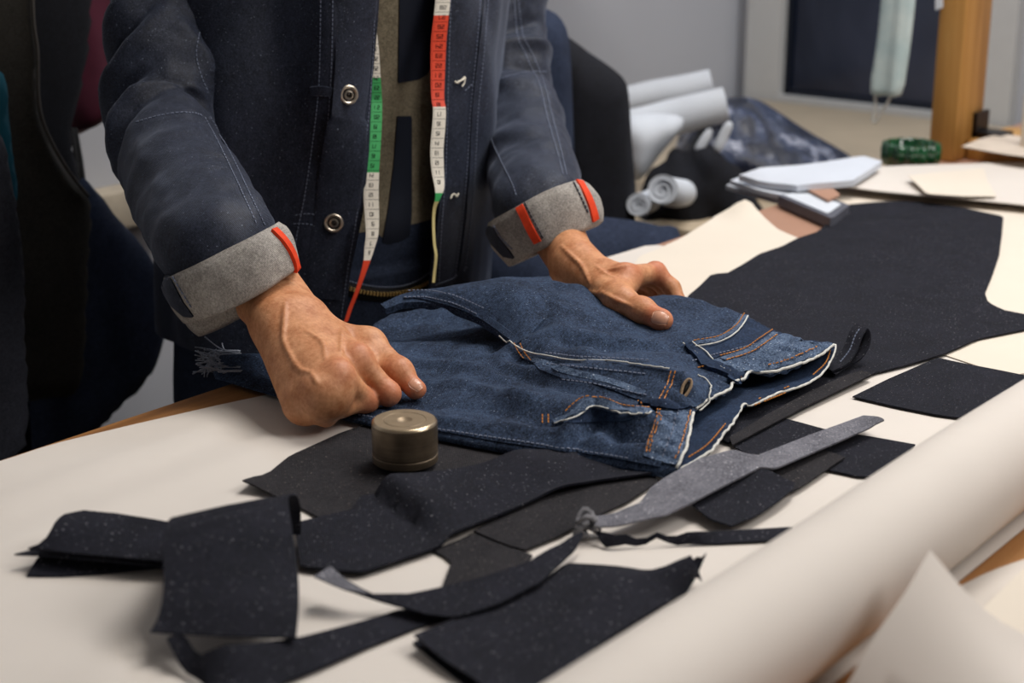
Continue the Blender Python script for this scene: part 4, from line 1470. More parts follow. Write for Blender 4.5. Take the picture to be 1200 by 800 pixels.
def legs(p):
    d = None
    for s in (-1, 1):
        h = hipc + lax * .082 * s
        kn = h + np.array([0, 0, -.38]) + fwdm * .012
        an = np.array([h[0], h[1] + .03, .06])
        g = smin(sd_cone(p, h + np.array([0, 0, .02]), kn, .098, .082), sd_cone(p, kn, an, .082, .072), .03)
        d = g if d is None else smin(d, g, .02)
    d = smin(d, sd_ell(p, hipc + np.array([0, 0, -.03]), (.17, .118, .09)), .03)
    return d + .004 * vnoise(p.reshape(-1, 3), 14, 3).reshape(p.shape[:-1])


lv, lf = surf_net(legs, (0.95, 1.0, 0.0), (1.5, 1.5, TZ + .06), .012)
obj('trouser_legs', lv, lf, M['trousers'], man)
for s in (-1, 1):
    h = hipc + lax * .085 * s
    a_ = np.array([h[0], h[1] + .03, .0])
    sv, sf = surf_net(lambda p: np.maximum(smin(sd_cone(p, a_ + np.array([0, 0, .05]) + fwdm * -.03, a_ + np.array([0, 0, .035]) + fwdm * .17, .048, .042), sd_cone(p, a_ + np.array([0, 0, .05]), a_ + np.array([0, 0, .12]), .046, .05), .02), .003 - p[..., 2]),
                      a_ - .26, a_ + .26, .009)
    obj('shoe', sv, sf, M['black'], man)

teeb = bvh_of(tee)


patch_on('printed_bar', teeb, [(468, -30), (509, -30), (508, 40), (506, 72), (501, 86), (490, 93), (466, 97), (467, 40)], M['tee_print'], tee, label='navy printed bar with a rounded lower corner')
patch_on('printed_bar', teeb, [(465, 136), (482, 136), (482, 200), (482, 250), (478, 288), (447, 288), (455, 240), (461, 190)], M['tee_print'], tee, label='navy printed bar widening towards the hem')

# ---- jacket
def J_ab(z):
    t = max(z - .43, 0) / .11
    return (.205 - .03 * max(z - .25, 0)) * math.sqrt(max(1 - .55 * t * t, .05)), .149 * math.sqrt(max(1 - .5 * t * t, .05))


def solve_phi(z, utgt, lo, hi):
    a, b_ = J_ab(z)
    for _ in range(50):
        mid = (lo + hi) / 2
        if proj(ellipse_pt(torso_c(z), a, b_, mid, TROT))[0] < utgt: lo = mid
        else: hi = mid
    return (lo + hi) / 2


HEM_R, HEM_L = -0.035, 0.028
def zr(v): return v
edge_r = [(0.46, 446), (0.30, 443), (0.24, 440), (0.15, 433), (0.09, 424), (0.03, 410), (-0.04, 402)]
edge_l = [(0.46, 530), (0.30, 526), (0.24, 524), (0.15, 520), (0.09, 515), (0.03, 510), (-0.04, 508)]


def J_phis(z):
    er = np.interp(z, [e[0] for e in edge_r][::-1], [e[1] for e in edge_r][::-1])
    el = np.interp(z, [e[0] for e in edge_l][::-1], [e[1] for e in edge_l][::-1])
    pr = solve_phi(z, er, -1.2, 1.2)
    plft = solve_phi(z, el, -1.2, 1.4)
    return plft, pr + 2 * math.pi


def J_fold(ph, z, p):
    q = np.array([[p[0], p[1], p[2] * .35]])
    d = .0080 * float(fbm(q, 12, 3, 21)[0])
    phr = ph - 2 * math.pi          # right side in negative angles
    # long drag folds on the right front: vertical hollow beside the sleeve, ridge beside the placket
    front = math.exp(-((phr + .32) / .55) ** 2)
    d += .012 * math.exp(-((phr + .42 + .5 * (z - .16)) / .13) ** 2) * math.exp(-((z - .22) / .12) ** 2)
    d -= .011 * math.exp(-((phr + .80) / .16) ** 2)
    d += .008 * math.exp(-((phr + .26 - .3 * (z - .1)) / .10) ** 2) * math.exp(-((z - .05) / .09) ** 2)
    d -= .006 * math.exp(-((phr + .17) / .07) ** 2) * math.exp(-((z - .2) / .1) ** 2)
    return d * 1.25


jk = shell('denim_jacket', np.linspace(-0.055, 0.54, 126), J_ab, J_phis, M['jacket'], man, J_fold, thick=.0035)
# keep the left hem a little higher than the right one
jkb = bvh_of(jk)


def sleeve(name, path, seed, folds, n=84, m=150):
    C_ = smooth_poly([p for p, r in path], False, 10)
    R_ = smooth_poly([(r, r) for p, r in path], False, 10)[:, 0]
    s = np.concatenate([[0], np.cumsum(np.linalg.norm(np.diff(C_, axis=0), axis=1))])
    t = np.linspace(0, s[-1], m)
    C_ = np.stack([np.interp(t, s, C_[:, k]) for k in range(3)], 1)
    R_ = np.interp(t, s, R_)
    V, Fs = [], []
    for i in range(m):
        tg = unit(C_[min(i + 2, m - 1)] - C_[max(i - 2, 0)])
        view = unit(CAM - C_[i])
        e1 = unit(np.cross(tg, view))            # sideways as seen from the front of the table
        e2 = unit(np.cross(e1, tg))
        for k in range(n):
            th = 2 * math.pi * k / n             # 0 towards e2 (front), pi/2 towards e1
            p = C_[i] + (e2 * math.cos(th) * .92 + e1 * math.sin(th)) * R_[i]
            d = 0.0
            for (s0, th0, skew, w, amp, span) in folds:
                dt = (th - th0 + math.pi) % (2 * math.pi) - math.pi
                d += 1.35 * amp * math.exp(-(((t[i] - s[20]) / (s[-1] - s[20]) - s0 - skew * dt) / (w * .9)) ** 2) * math.exp(-(dt / span) ** 2)
            V.append((p, unit(p - C_[i]), d))
    P_ = np.array([v[0] for v in V]); N_ = np.array([v[1] for v in V]); D_ = np.array([v[2] for v in V])
    D_ += .0038 * fbm(P_, 17, 3, seed) + .0014 * fbm(P_, 60, 2, seed + 5)
    P_ = P_ + N_ * D_[:, None]
    for i in range(m - 1):
        for k in range(n):
            k2 = (k + 1) % n
            Fs.append((i * n + k, i * n + k2, (i + 1) * n + k2, (i + 1) * n + k))
    return obj(name, P_, Fs, M['jacket'], jk)


slR = sleeve('sleeve', [(at(252, -235, 1.60), .060), (at(212, -160, 1.605), .058), (at(194, -70, 1.60), .052), (at(190, 0, 1.585), .050), (at(193, 80, 1.565), .049), (at(190, 140, 1.545), .050), (at(204, 190, 1.49), .051), (at(226, 232, 1.435), .0515), (at(253, 280, 1.366), .0495), (at(262, 299, 1.354), .043), (at(275, 324, 1.356), .036)], 31,
             [(.20, .9, .10, .030, .009, .7), (.27, .9, .10, .022, -.008, .7), (.33, 1.2, .09, .026, .010, .9), (.40, 1.2, .07, .022, -.011, .8), (.46, .6, .06, .028, .009, 1.0), (.52, 1.0, .05, .02, -.007, .8), (.30, -1.0, -.08, .03, .006, .7), (.42, -.8, -.05, .03, -.006, .7), (.12, .0, .12, .04, .006, 1.0), (.66, .3, .04, .05, .004, 1.0)])
slL = sleeve('sleeve', [(at(545, -225, 1.94), .060), (at(568, -150, 1.95), .060), (at(580, -70, 1.945), .056), (at(585, 0, 1.912), .054), (at(590, 50, 1.885), .052), (at(598, 95, 1.855), .050), (at(612, 150, 1.79), .048), (at(625, 205, 1.70), .047), (at(630, 236, 1.625), .045), (at(637, 252, 1.61), .040), (at(645, 270, 1.61), .034)], 41,
             [(.22, -.6, .06, .026, .008, .8), (.29, -.6, .05, .022, -.009, .8), (.36, -.5, .03, .026, .009, 1.0), (.44, -.5, .0, .022, -.008, .8), (.50, .2, -.03, .03, .005, .9), (.33, .9, -.06, .03, .006, .7), (.74, .1, -.05, .05, .004, .8)])


def cuff(name, c0, c1, r0_, r1_, flat, seed, bulge=.004, label='turned-up cuff showing the grey reverse of the denim'):
    """turned-up sleeve end: outer wall, rounded fold at the wrist and inner wall"""
    ax = c1 - c0
    L = np.linalg.norm(ax); ax = ax / L
    view = unit(CAM - (c0 + c1) / 2)
    e1 = unit(np.cross(ax, view)); e2 = unit(np.cross(e1, ax))
    prof = [(.30, -.0075), (.10, -.0065), (.0, -.0045), (-.004 / L, -.001), (.0, .0012), (.02, .0020)] + [(x, .0020 + bulge * math.sin(math.pi * x)) for x in np.linspace(.06, .96, 14)] + [(.985, .0008), (1.0, -.002), (.99, -.0055), (.95, -.0075), (.7, -.008), (.3, -.0085)]
    n = 96
    V, Fs = [], []
    for t, off in prof:
        for k in range(n):
            th = 2 * math.pi * k / n
            R_ = r0_ + (r1_ - r0_) * t + off
            V.append(c0 + ax * L * t + e1 * math.sin(th) * R_ + e2 * math.cos(th) * (R_ - flat))
    V = np.array(V)
    c_ = (c0 + c1) / 2
    rad = V - c_ - np.outer((V - c_) @ ax, ax)
    rad /= np.linalg.norm(rad, axis=1, keepdims=True)
    V = V + rad * (.0026 * fbm(V, 26, 3, seed))[:, None] + np.outer(.0036 * vnoise(V, 18, seed + 3), ax)
    for i in range(len(prof) - 1):
        for k in range(n):
            k2 = (k + 1) % n
            Fs.append((i * n + k, i * n + k2, (i + 1) * n + k2, (i + 1) * n + k))
    return obj(name, V, Fs, M['cuff'], jk, sharp=70, label=label)


cfR = cuff('cuff', at(262, 298, 1.352), at(288, 349, 1.358), .0545, .0525, .010, 51)
cfL = cuff('cuff', at(630, 240, 1.610), at(653, 288, 1.610), .0530, .0505, .010, 61)
cuff('cuff_lining', at(250, 335, 1.372), at(274, 376, 1.376), .034, .030, .006, 71, label=None)
cR, cL = bvh_of(cfR), bvh_of(cfL)
slb = bvh_of(slR, slL)
allj = bvh_of(jk, slR, slL, cfR, cfL)

# selvedge stripes, navy fold edge, stitches on the cuffs
ribbon_on('selvedge', cR, [(321, 270), (331, 280), (340, 293), (346, 308), (348, 321)], .0085, M['selvedge'], jk, .0012, .0014)
ribbon_on('selvedge', cL, [(604, 233), (612, 249), (621, 268), (630, 284)], .0095, M['selvedge'], jk, .0004, .0012)
ribbon_on('selvedge', cL, [(679, 212), (687, 226), (694, 243), (698, 258)], .0100, M['selvedge'], jk, .0004, .0012)
patch_on('cuff_fold', cR, [(186, 330), (198, 321), (205, 334), (215, 353), (228, 371), (216, 370), (200, 356)], M['jacket'], jk, .0016, label='navy outer side of the folded cuff')
patch_on('cuff_fold', cL, [(568, 268), (577, 264), (584, 277), (598, 294), (604, 303), (590, 300), (576, 285)], M['jacket'], jk, .0016, label='navy outer side of the folded cuff')
mb = MB()
stitches_on(mb, cR, [(203, 324), (213, 341), (226, 362)], .003, .001, .0005, .0008)
stitches_on(mb, cL, [(579, 264), (588, 279), (601, 292)], .003, .001, .0005, .0008)
mb.build('cuff_stitching', M['white_thread'], jk, smooth=False, kind='stuff')
mb = MB()
stitches_on(mb, cL, [(612, 231), (621, 250), (637, 280)], .0035, .001, .0006, .0008)
stitches_on(mb, cL, [(672, 214), (681, 232), (690, 252)], .0035, .001, .0006, .0008)
mb.build('dark_cuff_stitching', M['jacket'], jk, smooth=False, kind='stuff')

# jacket seams
mb = MB()
for pth in ([(376, -10), (375, 60), (373, 110), (366, 170), (357, 230), (348, 275), (340, 330)], [(390, -10), (389, 60), (386, 120), (380, 180), (372, 240), (364, 300), (358, 350)],
            [(365, 102), (372, 101), (388, 103)], [(365, 112), (372, 112), (388, 113)], [(366, 101), (365, 113)],
            [(346, 252), (360, 250), (372, 252)], [(344, 262), (358, 262), (370, 264)]):
    stitches_on(mb, jkb, pth, .0026, .0016, .0004, .0004)
for pth in ([(442, 8), (440, 60), (435, 130), (428, 200), (420, 260), (410, 320), (403, 372)],):
    stitches_on(mb, jkb, [(u - 3, v) for u, v in pth], .0026, .0016, .0004, .0004)
for pth in ([(528, -5), (526, 60), (524, 130), (522, 200), (517, 270), (514, 330)], [(563, -5), (558, 60), (551, 130), (547, 200), (540, 270), (533, 325)], [(572, -5), (567, 60), (560, 130), (556, 200), (550, 270), (544, 320)],
            [(545, 106), (560, 92)]):
    stitches_on(mb, jkb, pth, .0026, .0016, .0004, .0004)
for pth in ([(160, 143), (185, 136), (210, 132), (230, 133), (240, 138)], [(240, 138), (252, 160), (266, 188), (282, 222), (300, 262)], [(246, 137), (258, 158), (273, 186), (290, 222), (310, 264)], [(238, 20), (230, 60), (236, 90), (244, 108)]):
    stitches_on(mb, slb, pth, .0026, .0016, .0004, .0004)
for pth in ([(568, 130), (575, 160), (588, 190), (600, 214), (606, 232)], [(577, 96), (600, 88), (622, 84), (640, 84)], [(602, -5), (606, 40), (614, 60), (622, 78), (632, 100), (642, 140), (652, 175), (660, 206)], [(607, -5), (612, 38), (621, 58), (630, 78), (638, 100), (648, 140), (657, 175), (664, 205)]):
    stitches_on(mb, slb, pth, .0026, .0016, .00045, .0004)
mb.build('seam_stitching', M['white_thread'], jk, smooth=False, kind='stuff')
ribbon_on('button_placket', jkb, [(418, -10), (416, 60), (411, 120), (404, 180), (396, 240), (387, 300), (380, 350)], .046, M['jacket'], jk, .0002, .0012, smooth_path=True)
ribbon_on('placket_edge', jkb, [(567, -5), (562, 60), (555, 130), (551, 200), (545, 270), (538, 322)], .008, M['jacket'], jk, .0004, .0016)
ribbon_on('tab', jkb, [(365, 107), (376, 106), (389, 108)], .010, M['jacket'], jk, .0010, .0014)
jkb2 = bvh_of(jk, *[o for o in jk.children if o.name.startswith(('button_placket', 'placket_edge'))])


def button(u, v):
    p, n = hit(jkb2, u, v)
    n = unit(n * .5 + unit(CAM - p) * .5)
    a = unit(np.cross(n, [0, 0, 1.0])); b = np.cross(n, a)
    mb = MB()
    R_ = .0098
    mb.lathe(p, [(R_ * .8, 0), (R_, .0010), (R_, .0022), (R_ * .93, .0032), (R_ * .80, .0035), (R_ * .70, .0028), (R_ * .64, .0018), (R_ * .50, .0019), (R_ * .44, .0030), (R_ * .34, .0032), (R_ * .26, .0014), (.0001, .0010)], 40, a, b, n)
    bt = mb.build('button', M['steel'], jk, sharp=50)
    mb = MB()
    mb.lathe(p + n * .0011, [(R_ * .24, 0), (R_ * .24, .0008), (.0001, .0012)], 20, a, b, n)
    mb.build('button_centre', M['dark_metal'], jk)
    mb = MB()
    mb.tube([p + n * .0019 + (a * math.cos(t) + b * math.sin(t)) * R_ * .57 for t in np.linspace(0, 2 * math.pi, 36)], .0007, 5)
    mb.build('button_groove', M['dark_metal'], jk)


button(408, 111)
button(391, 261)
# white thread ends where the left buttons were
for L in ([(531, 95), (536, 97), (541, 92), (543, 90), (542, 97), (539, 101)], [(532, 97), (538, 94), (542, 92)], [(526, 232), (529, 228), (532, 227), (533, 230), (536, 226)]):
    mb = MB()
    pts = []
    for u, v in L:
        h, n = hit(jkb2, u, v)
        if h is not None: pts.append(h + n * (.001 + .002 * random.random()))
    if len(pts) > 2:
        mb.tube(list(smooth_poly(pts, False, 4)), .0009, 5)
        mb.build('loose_thread', M['cream_thread'], jk, label='loose white thread end')
# buttonhole-side hem seam of the left panel
mb = MB()
stitches_on(mb, jkb, [(510, 334), (530, 326), (548, 312)], .0026, .0016, .0004, .0004)
if mb.v: mb.build('hem_stitching', M['white_thread'], jk, smooth=False, kind='stuff')

# zip and seam on the trouser waistband
wbb = bvh_of(wb)
mb = MB()
zp = [(398, 333), (415, 339), (435, 343), (455, 344), (475, 341), (492, 335), (504, 327), (507, 318)]
stitches_on(mb, wbb, zp, .0014, .0026, .0019, .0017)
mb.build('zip_teeth', M['brass'], wb, smooth=False, kind='stuff')
mb = MB()
stitches_on(mb, wbb, [(400, 326), (420, 332), (445, 336), (470, 335), (490, 328), (503, 319)], .0026, .0014, .0005, .0006)
mb.build('waist_stitching', M['white_thread'], wb, smooth=False, kind='stuff')
ribbon_on('zip_tape', wbb, [(u, v + 2) for u, v in zp], .016, M['black'], wb, .0002, .0006)

# ------------------------------------------------------------------ measuring tape round the neck
tape = thing('tape_measure', torso_c(0.30) + fwdm * .13, 'white measuring tape with green and red bands hanging open down the front of his shirt', 'tape measure')
tw = .0158
front_b = bvh_of(tee, wb)
TL = [(438, -40, 8), (438, 0, 6), (438, 36, 7), (439, 60, 10), (440, 92, 12), (441, 120, 13.5), (440, 150, 14.5), (438, 180, 15), (436, 202, 16.5), (435, 230, 17.5), (436, 255, 16.5), (436, 275, 14.5), (433, 290, 12), (430, 305, 8), (424, 325, 5.5), (417, 345, 4.5), (411, 360, 4.5), (405, 378, 4)]
TR = [(521, -40, 17), (519, 0, 17.5), (517, 20, 17.5), (514, 50, 18), (513, 90, 16.5), (513, 115, 15), (515, 128, 15), (514, 150, 15.5), (512, 175, 15.5), (513, 200, 14.5), (515, 220, 11), (513, 232, 6), (509, 245, 3.5), (508, 262, 3), (509, 285, 3), (511, 300, 3), (509, 320, 3), (508, 332, 3)]
TD = np.array([hit(front_b, 470, v)[0] @ FWD - CAM @ FWD if hit(front_b, 470, v)[0] is not None else np.nan for v in range(-40, 400)])
TD = np.where(np.isnan(TD), np.nanmin(TD), TD)
TD = np.minimum.accumulate(TD)


def tape_rows(T, near):
    T = np.array(T, float)
    T = smooth_poly(T, False, 8)
    rows = []
    for u, v, w in T:
        vv = int(np.clip(v + 40, 0, len(TD) - 1))
        h, n = hit(front_b, u, v)
        D = TD[vv] if h is None else min(float((h - CAM) @ FWD), TD[vv] + .03)
        D -= near
        wpx = w / F * D
        dz = math.sqrt(max(tw * tw - wpx * wpx, 0))
        rows.append((at(u - w / 2, v, D - dz * .35), at(u + w / 2, v, D + dz * .65 * .3), v))
    return rows


def tape_strip(name, rows, v0, v1, mat, label=None):
    sel = [r for r in rows if v0 - 6 <= r[2] <= v1 + 6]
    def cut(v):
        vs = [r[2] for r in rows]
        i = int(np.clip(np.searchsorted(vs, v), 1, len(rows) - 1))
        t = (v - vs[i - 1]) / max(vs[i] - vs[i - 1], 1e-6)
        return tuple(rows[i - 1][k] * (1 - t) + rows[i][k] * t for k in (0, 1))
    rr = [cut(v0)] + [(r[0], r[1]) for r in rows if v0 + 1 < r[2] < v1 - 1] + [cut(v1)]
    V, Fs = [], []
    for a, b in rr:
        n = unit(np.cross(b - a, [0, 0, 1.0])) * .0002
        V += [a + n, b + n, b - n, a - n]
    m = len(rr)
    for i in range(m - 1):
        for k in range(4):
            Fs.append((i * 4 + k, i * 4 + (k + 1) % 4, i * 4 + 4 + (k + 1) % 4, i * 4 + 4 + k))
    Fs += [(3, 2, 1, 0), tuple((m - 1) * 4 + k for k in range(4))]
    return obj(name, V, Fs, mat, tape, sharp=60, label=label)


tape_white = plain('tape_white', lin(232, 226, 212), 0.45, 0.4, var=0.02)
tape_green = plain('tape_green', lin(64, 168, 96), 0.45, 0.4, var=0.03)
tape_red = plain('tape_red', lin(226, 74, 46), 0.45, 0.4, var=0.03)
rowsL, rowsR = tape_rows(TL, .013), tape_rows(TR, .013)
secL = [(-38, 91, tape_white), (91, 202, tape_green), (202, 305, tape_white), (305, 377, tape_red)]
secR = [(-38, 18, tape_white), (18, 125, tape_red), (125, 226, tape_white), (226, 236, tape_green), (236, 331, plain('tape_edge', lin(190, 176, 120), 0.5, 0.3))]
for rows, sec in ((rowsL, secL), (rowsR, secR)):
    for v0, v1, mt in sec:
        tape_strip('tape_band', rows, v0, v1, mt, {'tape_green': 'green band', 'tape_red': 'red band', 'tape_white': 'white band'}.get(mt.name))
# tape running up over the shoulders behind the neck
mb = MB()
a0, b0 = (rowsL[0][0] + rowsL[0][1]) / 2, (rowsR[0][0] + rowsR[0][1]) / 2
loop = smooth_poly([a0, torso_c(.47) - lax * .075 + fwdm * .10, torso_c(.53) - lax * .07 + fwdm * .02, torso_c(.56) - fwdm * .075, torso_c(.53) + lax * .07 + fwdm * .02, torso_c(.47) + lax * .075 + fwdm * .10, b0], False, 8)
V_, F_ = [], []
for i, p in enumerate(loop):
    t = unit(loop[min(i + 1, len(loop) - 1)] - loop[max(i - 1, 0)])
    s = unit(np.cross(t, unit(p - torso_c(.45) + 1e-6))) * tw / 2
    V_ += [p - s, p + s]
F_ = [(2 * i, 2 * i + 1, 2 * i + 3, 2 * i + 2) for i in range(len(loop) - 1)]
nb = obj('tape_band', V_, F_, tape_white, tape)

# printed scale: a cross line each centimetre and the numbers, which hang upside down
SEG = {'0': 'abcdef', '1': 'bc', '2': 'abged', '3': 'abgcd', '4': 'fgbc', '5': 'afgcd', '6': 'afgedc', '7': 'abc', '8': 'abcdefg', '9': 'abfgcd'}
SEGB = dict(a=((0, 1), (1, 1)), b=((1, 1), (1, .5)), c=((1, .5), (1, 0)), d=((0, 0), (1, 0)), e=((0, 0), (0, .5)), f=((0, .5), (0, 1)), g=((0, .5), (1, .5)))


def scale_marks(rows, v_start, v_end, first, stepn, upside):
    A = np.array([r[0] for r in rows]); B = np.array([r[1] for r in rows]); vs = np.array([r[2] for r in rows])
    s = np.concatenate([[0], np.cumsum(np.linalg.norm(np.diff((A + B) / 2, axis=0), axis=1))])
    s0, s1 = np.interp(v_start, vs, s), np.interp(v_end, vs, s)
    mb = MB()

    def P(x, y):      # x across 0..1, y along in metres
        a = np.array([np.interp(y, s, A[:, k]) for k in range(3)]); b = np.array([np.interp(y, s, B[:, k]) for k in range(3)])
        c = a * (1 - x) + b * x
        n = unit(np.cross(b - a, [0, 0, 1.0]))
        if n @ (CAM - c) < 0: n = -n
        return c + n * .0005

    def bar(x0, y0, x1, y1, w):
        p, q = P(x0, y0), P(x1, y1)
        t = unit(q - p)
        n = unit(CAM - p); sd = unit(np.cross(n, t)) * w / 2
        mb.add([p - sd - t * w / 2, p + sd - t * w / 2, q + sd + t * w / 2, q - sd + t * w / 2], [(0, 1, 2, 3)])
    y, k = s0, first
    while y < s1 - .008:
        bar(0.02, y, .98, y, .00035)
        for j in range(1, 5): bar(0.02, y + j * .0019, .14, y + j * .0019, .00022)
        for x in (0,):
            txt = str(max(k, 1))
            cw, ch, gp = .16, .0036, .08
            tot = len(txt) * cw + (len(txt) - 1) * gp
            for ci, chx in enumerate(txt):
                for sg in SEG[chx]:
                    (xa, ya), (xb, yb) = SEGB[sg]
                    if upside:
                        X = lambda q: .55 + tot / 2 - (ci * (cw + gp)) - q * cw
                        Y = lambda q: y + .0032 + q * ch
                    else:
                        X = lambda q: .55 - tot / 2 + ci * (cw + gp) + q * cw
                        Y = lambda q: y + .0032 + (1 - q) * ch
                    bar(X(xa), Y(ya), X(xb), Y(yb), .00055)
        y += .0098
        k += stepn
    return mb


scale_marks(rowsL, 40, 302, 28, -1, True).build('printed_scale', M['black'], tape, smooth=False)
scale_marks(rowsR, -20, 222, 30, -1, True).build('printed_scale', M['black'], tape, smooth=False)

# ------------------------------------------------------------------ clothes, bundles and fittings in the background
def on_plane(u, v, p0, n):
    d = ray(u, v)
    return CAM + d * ((p0 - CAM) @ n / (d @ n))


def puff(name, px, mat, thick, y=None, D=None, nrm=None, R=None, fold=0.006, fscale=(9, 9, 2.5), seed=1, step=0.012, parent=None, smooth=3, back=0.6, **k):
    """a hanging or heaped piece of cloth with rounded body, folds and a back side"""
    if y is not None:
        n = np.array([0, -1.0, 0]); p0 = np.array([0, y, 0.])
    else:
        u0, v0 = np.mean(np.array(px, float), 0)
        n = unit(nrm if nrm is not None else -_fh); p0 = at(u0, v0, D)
    ex = unit(np.cross(n, [0, 0, 1.0])) * -1
    P = np.array([on_plane(u, v, p0, n) for u, v in px])
    o = P.mean(0)
    Q = np.column_stack([(P - o) @ ex, P[:, 2] - o[2]])
    if smooth: Q = smooth_poly(Q, True, smooth)
    Q = resample(Q, step, True)
    V2_, T_, B_ = tri_poly(Q, step)
    d = line_dist(V2_, Q, True)
    R = R or thick * 1.2
    prof = np.sqrt(np.clip(1 - (1 - np.clip(d / R, 0, 1)) ** 2, 0, 1))
    W = o + np.outer(V2_[:, 0], ex) + np.outer(V2_[:, 1], [0, 0, 1.0])
    f = fold * fbm(W * np.array(fscale), 1.0, 3, seed)
    tri = np.array(T_)
    A = W + np.outer((thick * prof + f + .002), n)
    Bk = W - np.outer((thick * back * prof - f * .8 + .002), n)
    N = len(W)
    a, b, c = A[tri[:, 0]], A[tri[:, 1]], A[tri[:, 2]]
    flip = (np.cross(b - a, c - a) @ n).mean() < 0
    t1 = [t[::-1] if flip else t for t in T_]
    t2 = [tuple(i + N for i in (t if flip else t[::-1])) for t in T_]
    sd = [((a, b, b + N, a + N) if flip else (b, a, a + N, b + N)) for a, b in B_]
    return obj(name, np.vstack([A, Bk]), t1 + t2 + sd, mat, parent, sharp=75, **k)


# clothes rail behind the man at the left
RZ = TZ + 0.46
rail = thing('clothes_rail', (1.1, 1.60, RZ), 'dark metal clothes rail along the back wall carrying the hanging garments', 'clothes rail')
mb = MB(); mb.tube([(0.55, 1.60, RZ), (1.75, 1.60, RZ)], 0.014, 16)
mb.build('rail_tube', M['dark_metal'], rail, sharp=50)
for x in (0.7, 1.6):
    mb = MB(); mb.tube([(x, 1.60, RZ), (x, YW - .004, RZ)], 0.010, 12); mb.tube([(x, YW - .004, RZ), (x, YW, RZ)], 0.03, 16)
    mb.build('bracket', M['dark_metal'], rail, sharp=50)
puff('hanging_garment', [(-60, -185), (24, -185), (33, -60), (35, 20), (40, 60), (40, 110), (45, 140), (58, 170), (78, 203), (101, 230), (101, 300), (99, 380), (92, 457), (60, 466), (15, 473), (-50, 478)], M['olive_cloth'], .020, y=1.53, smooth=2, seed=3,
     label='olive grey unfinished waistcoat with a deep armhole hanging at the left', cat='garment')
mb = MB()
P_ = resample(smooth_poly(np.array([on_y(u, v, 1.511) for u, v in [(33, -60), (35, 20), (40, 60), (41, 110), (46, 140), (59, 170), (79, 203), (100, 229)]]), False, 6), .004)
mb.tube(list(P_ + np.array([0, -.006, 0])), .0022, 6)
mb.build('binding', plain('grey_binding', lin(96, 92, 88), .8, .2), bpy.data.objects['hanging_garment'])
puff('hanging_garment', [(20, -185), (96, -185), (100, 40), (86, 110), (78, 160), (92, 240), (98, 330), (104, 540), (40, 580), (-50, 580), (-60, 100)], M['black_cloth'], .025, y=1.62, seed=5, smooth=2,
     label='black coat hanging behind the olive grey waistcoat', cat='garment')
maroon = puff('hanging_garment', [(60, -185), (168, -185), (150, 40), (134, 110), (122, 136), (100, 152), (84, 158), (74, 140), (66, 90), (58, 20)], M['maroon'], .035, y=1.70, seed=7, fold=.012, fscale=(14, 9, 3), label='maroon garment gathered above the beige wall beside the sleeve', cat='garment')
puff('hanging_garment', [(92, 218), (104, 212), (138, 252), (178, 298), (188, 340), (190, 395), (166, 448), (130, 484), (92, 520), (40, 540), (40, 300)], M['navy_cloth'], .03, y=1.56, seed=9, smooth=2, fold=.012,
     label='dark navy garment sloping down behind the waistcoat to the table edge', cat='garment')
puff('hanging_garment', [(-60, 70), (3, 85), (9, 130), (14, 180), (16, 250), (-60, 260)], M['teal'], .012, y=1.49, seed=11, smooth=2, label='sliver of a teal garment at the far left edge', cat='garment')
puff('hanging_garment', [(-70, 130), (-5, 150), (8, 190), (20, 260), (27, 320), (26, 400), (24, 520), (-60, 560)], M['grey_cloth'], .022, y=1.44, seed=13, smooth=2, label='charcoal garment in front of the teal one at the far left edge', cat='garment')
mb = MB(); mb.tube([on_y(84, 150, 1.66), on_y(90, 190, 1.65), on_y(93, 216, 1.6)], .003, 6); mb.tube([on_y(88, 150, 1.66), on_y(95, 190, 1.65), on_y(98, 214, 1.6)], .003, 6)
mb.build('drawstring', M['black'], maroon)
# ledge on the back wall
box_obj('trim_1', (0.2, YW - .05, TZ - .075), (2.2, YW, TZ - .02), plain('cream_ledge', lin(196, 184, 164), .7, .2), kind='structure', bevel=.006)

# chair with two jackets over its back
wd = M['oak']
cb = at(650, 200, 2.27)
ch = thing('wooden_chair', (cb[0], cb[1], 0), 'wooden chair behind the man, hidden under dark jackets', 'chair')


def chair_box(name, r, f, z, bevel=.0):
    mb = MB()
    c = np.array([cb[0], cb[1], 0]) + RIGHT * (r[0] + r[1]) / 2 + _fh * (f[0] + f[1]) / 2 + np.array([0, 0, (z[0] + z[1]) / 2])
    mb.box(c, ((r[1] - r[0]) / 2, (f[1] - f[0]) / 2, (z[1] - z[0]) / 2), RIGHT, _fh)
    return mb.build(name, wd, ch, smooth=False)


chair_box('seat', (-.19, .07), (-.27, .03), (.43, .465))
for r_ in (-.18, .02):
    chair_box('leg', (r_, r_ + .04), (-.26, -.22), (0, .43))
    chair_box('leg', (r_, r_ + .04), (-.015, .025), (0, .43))
    chair_box('back_post', (r_, r_ + .04), (-.015, .025), (.465, 1.00))
chair_box('backrest', (-.18, .06), (-.008, .018), (.86, .98))
puff('chair_jacket', [(556, -10), (600, 0), (630, 7), (652, 16), (664, 34), (668, 60), (671, 120), (674, 260), (668, 360), (600, 380), (545, 360)], M['navy_cloth'], .045, D=2.12, seed=15, smooth=3, fold=.006, fscale=(16, 16, 3), label='dark navy jacket hung upright behind his raised sleeve', cat='jacket')
puff('chair_jacket', [(640, 50), (668, 46), (688, 60), (712, 76), (731, 92), (737, 112), (740, 160), (745, 220), (744, 262), (738, 320), (650, 350)], M['black_cloth'], .045, D=2.25, seed=17, smooth=3, fold=.006, fscale=(16, 16, 3), label='black jacket hung upright beside the white rolls', cat='jacket')
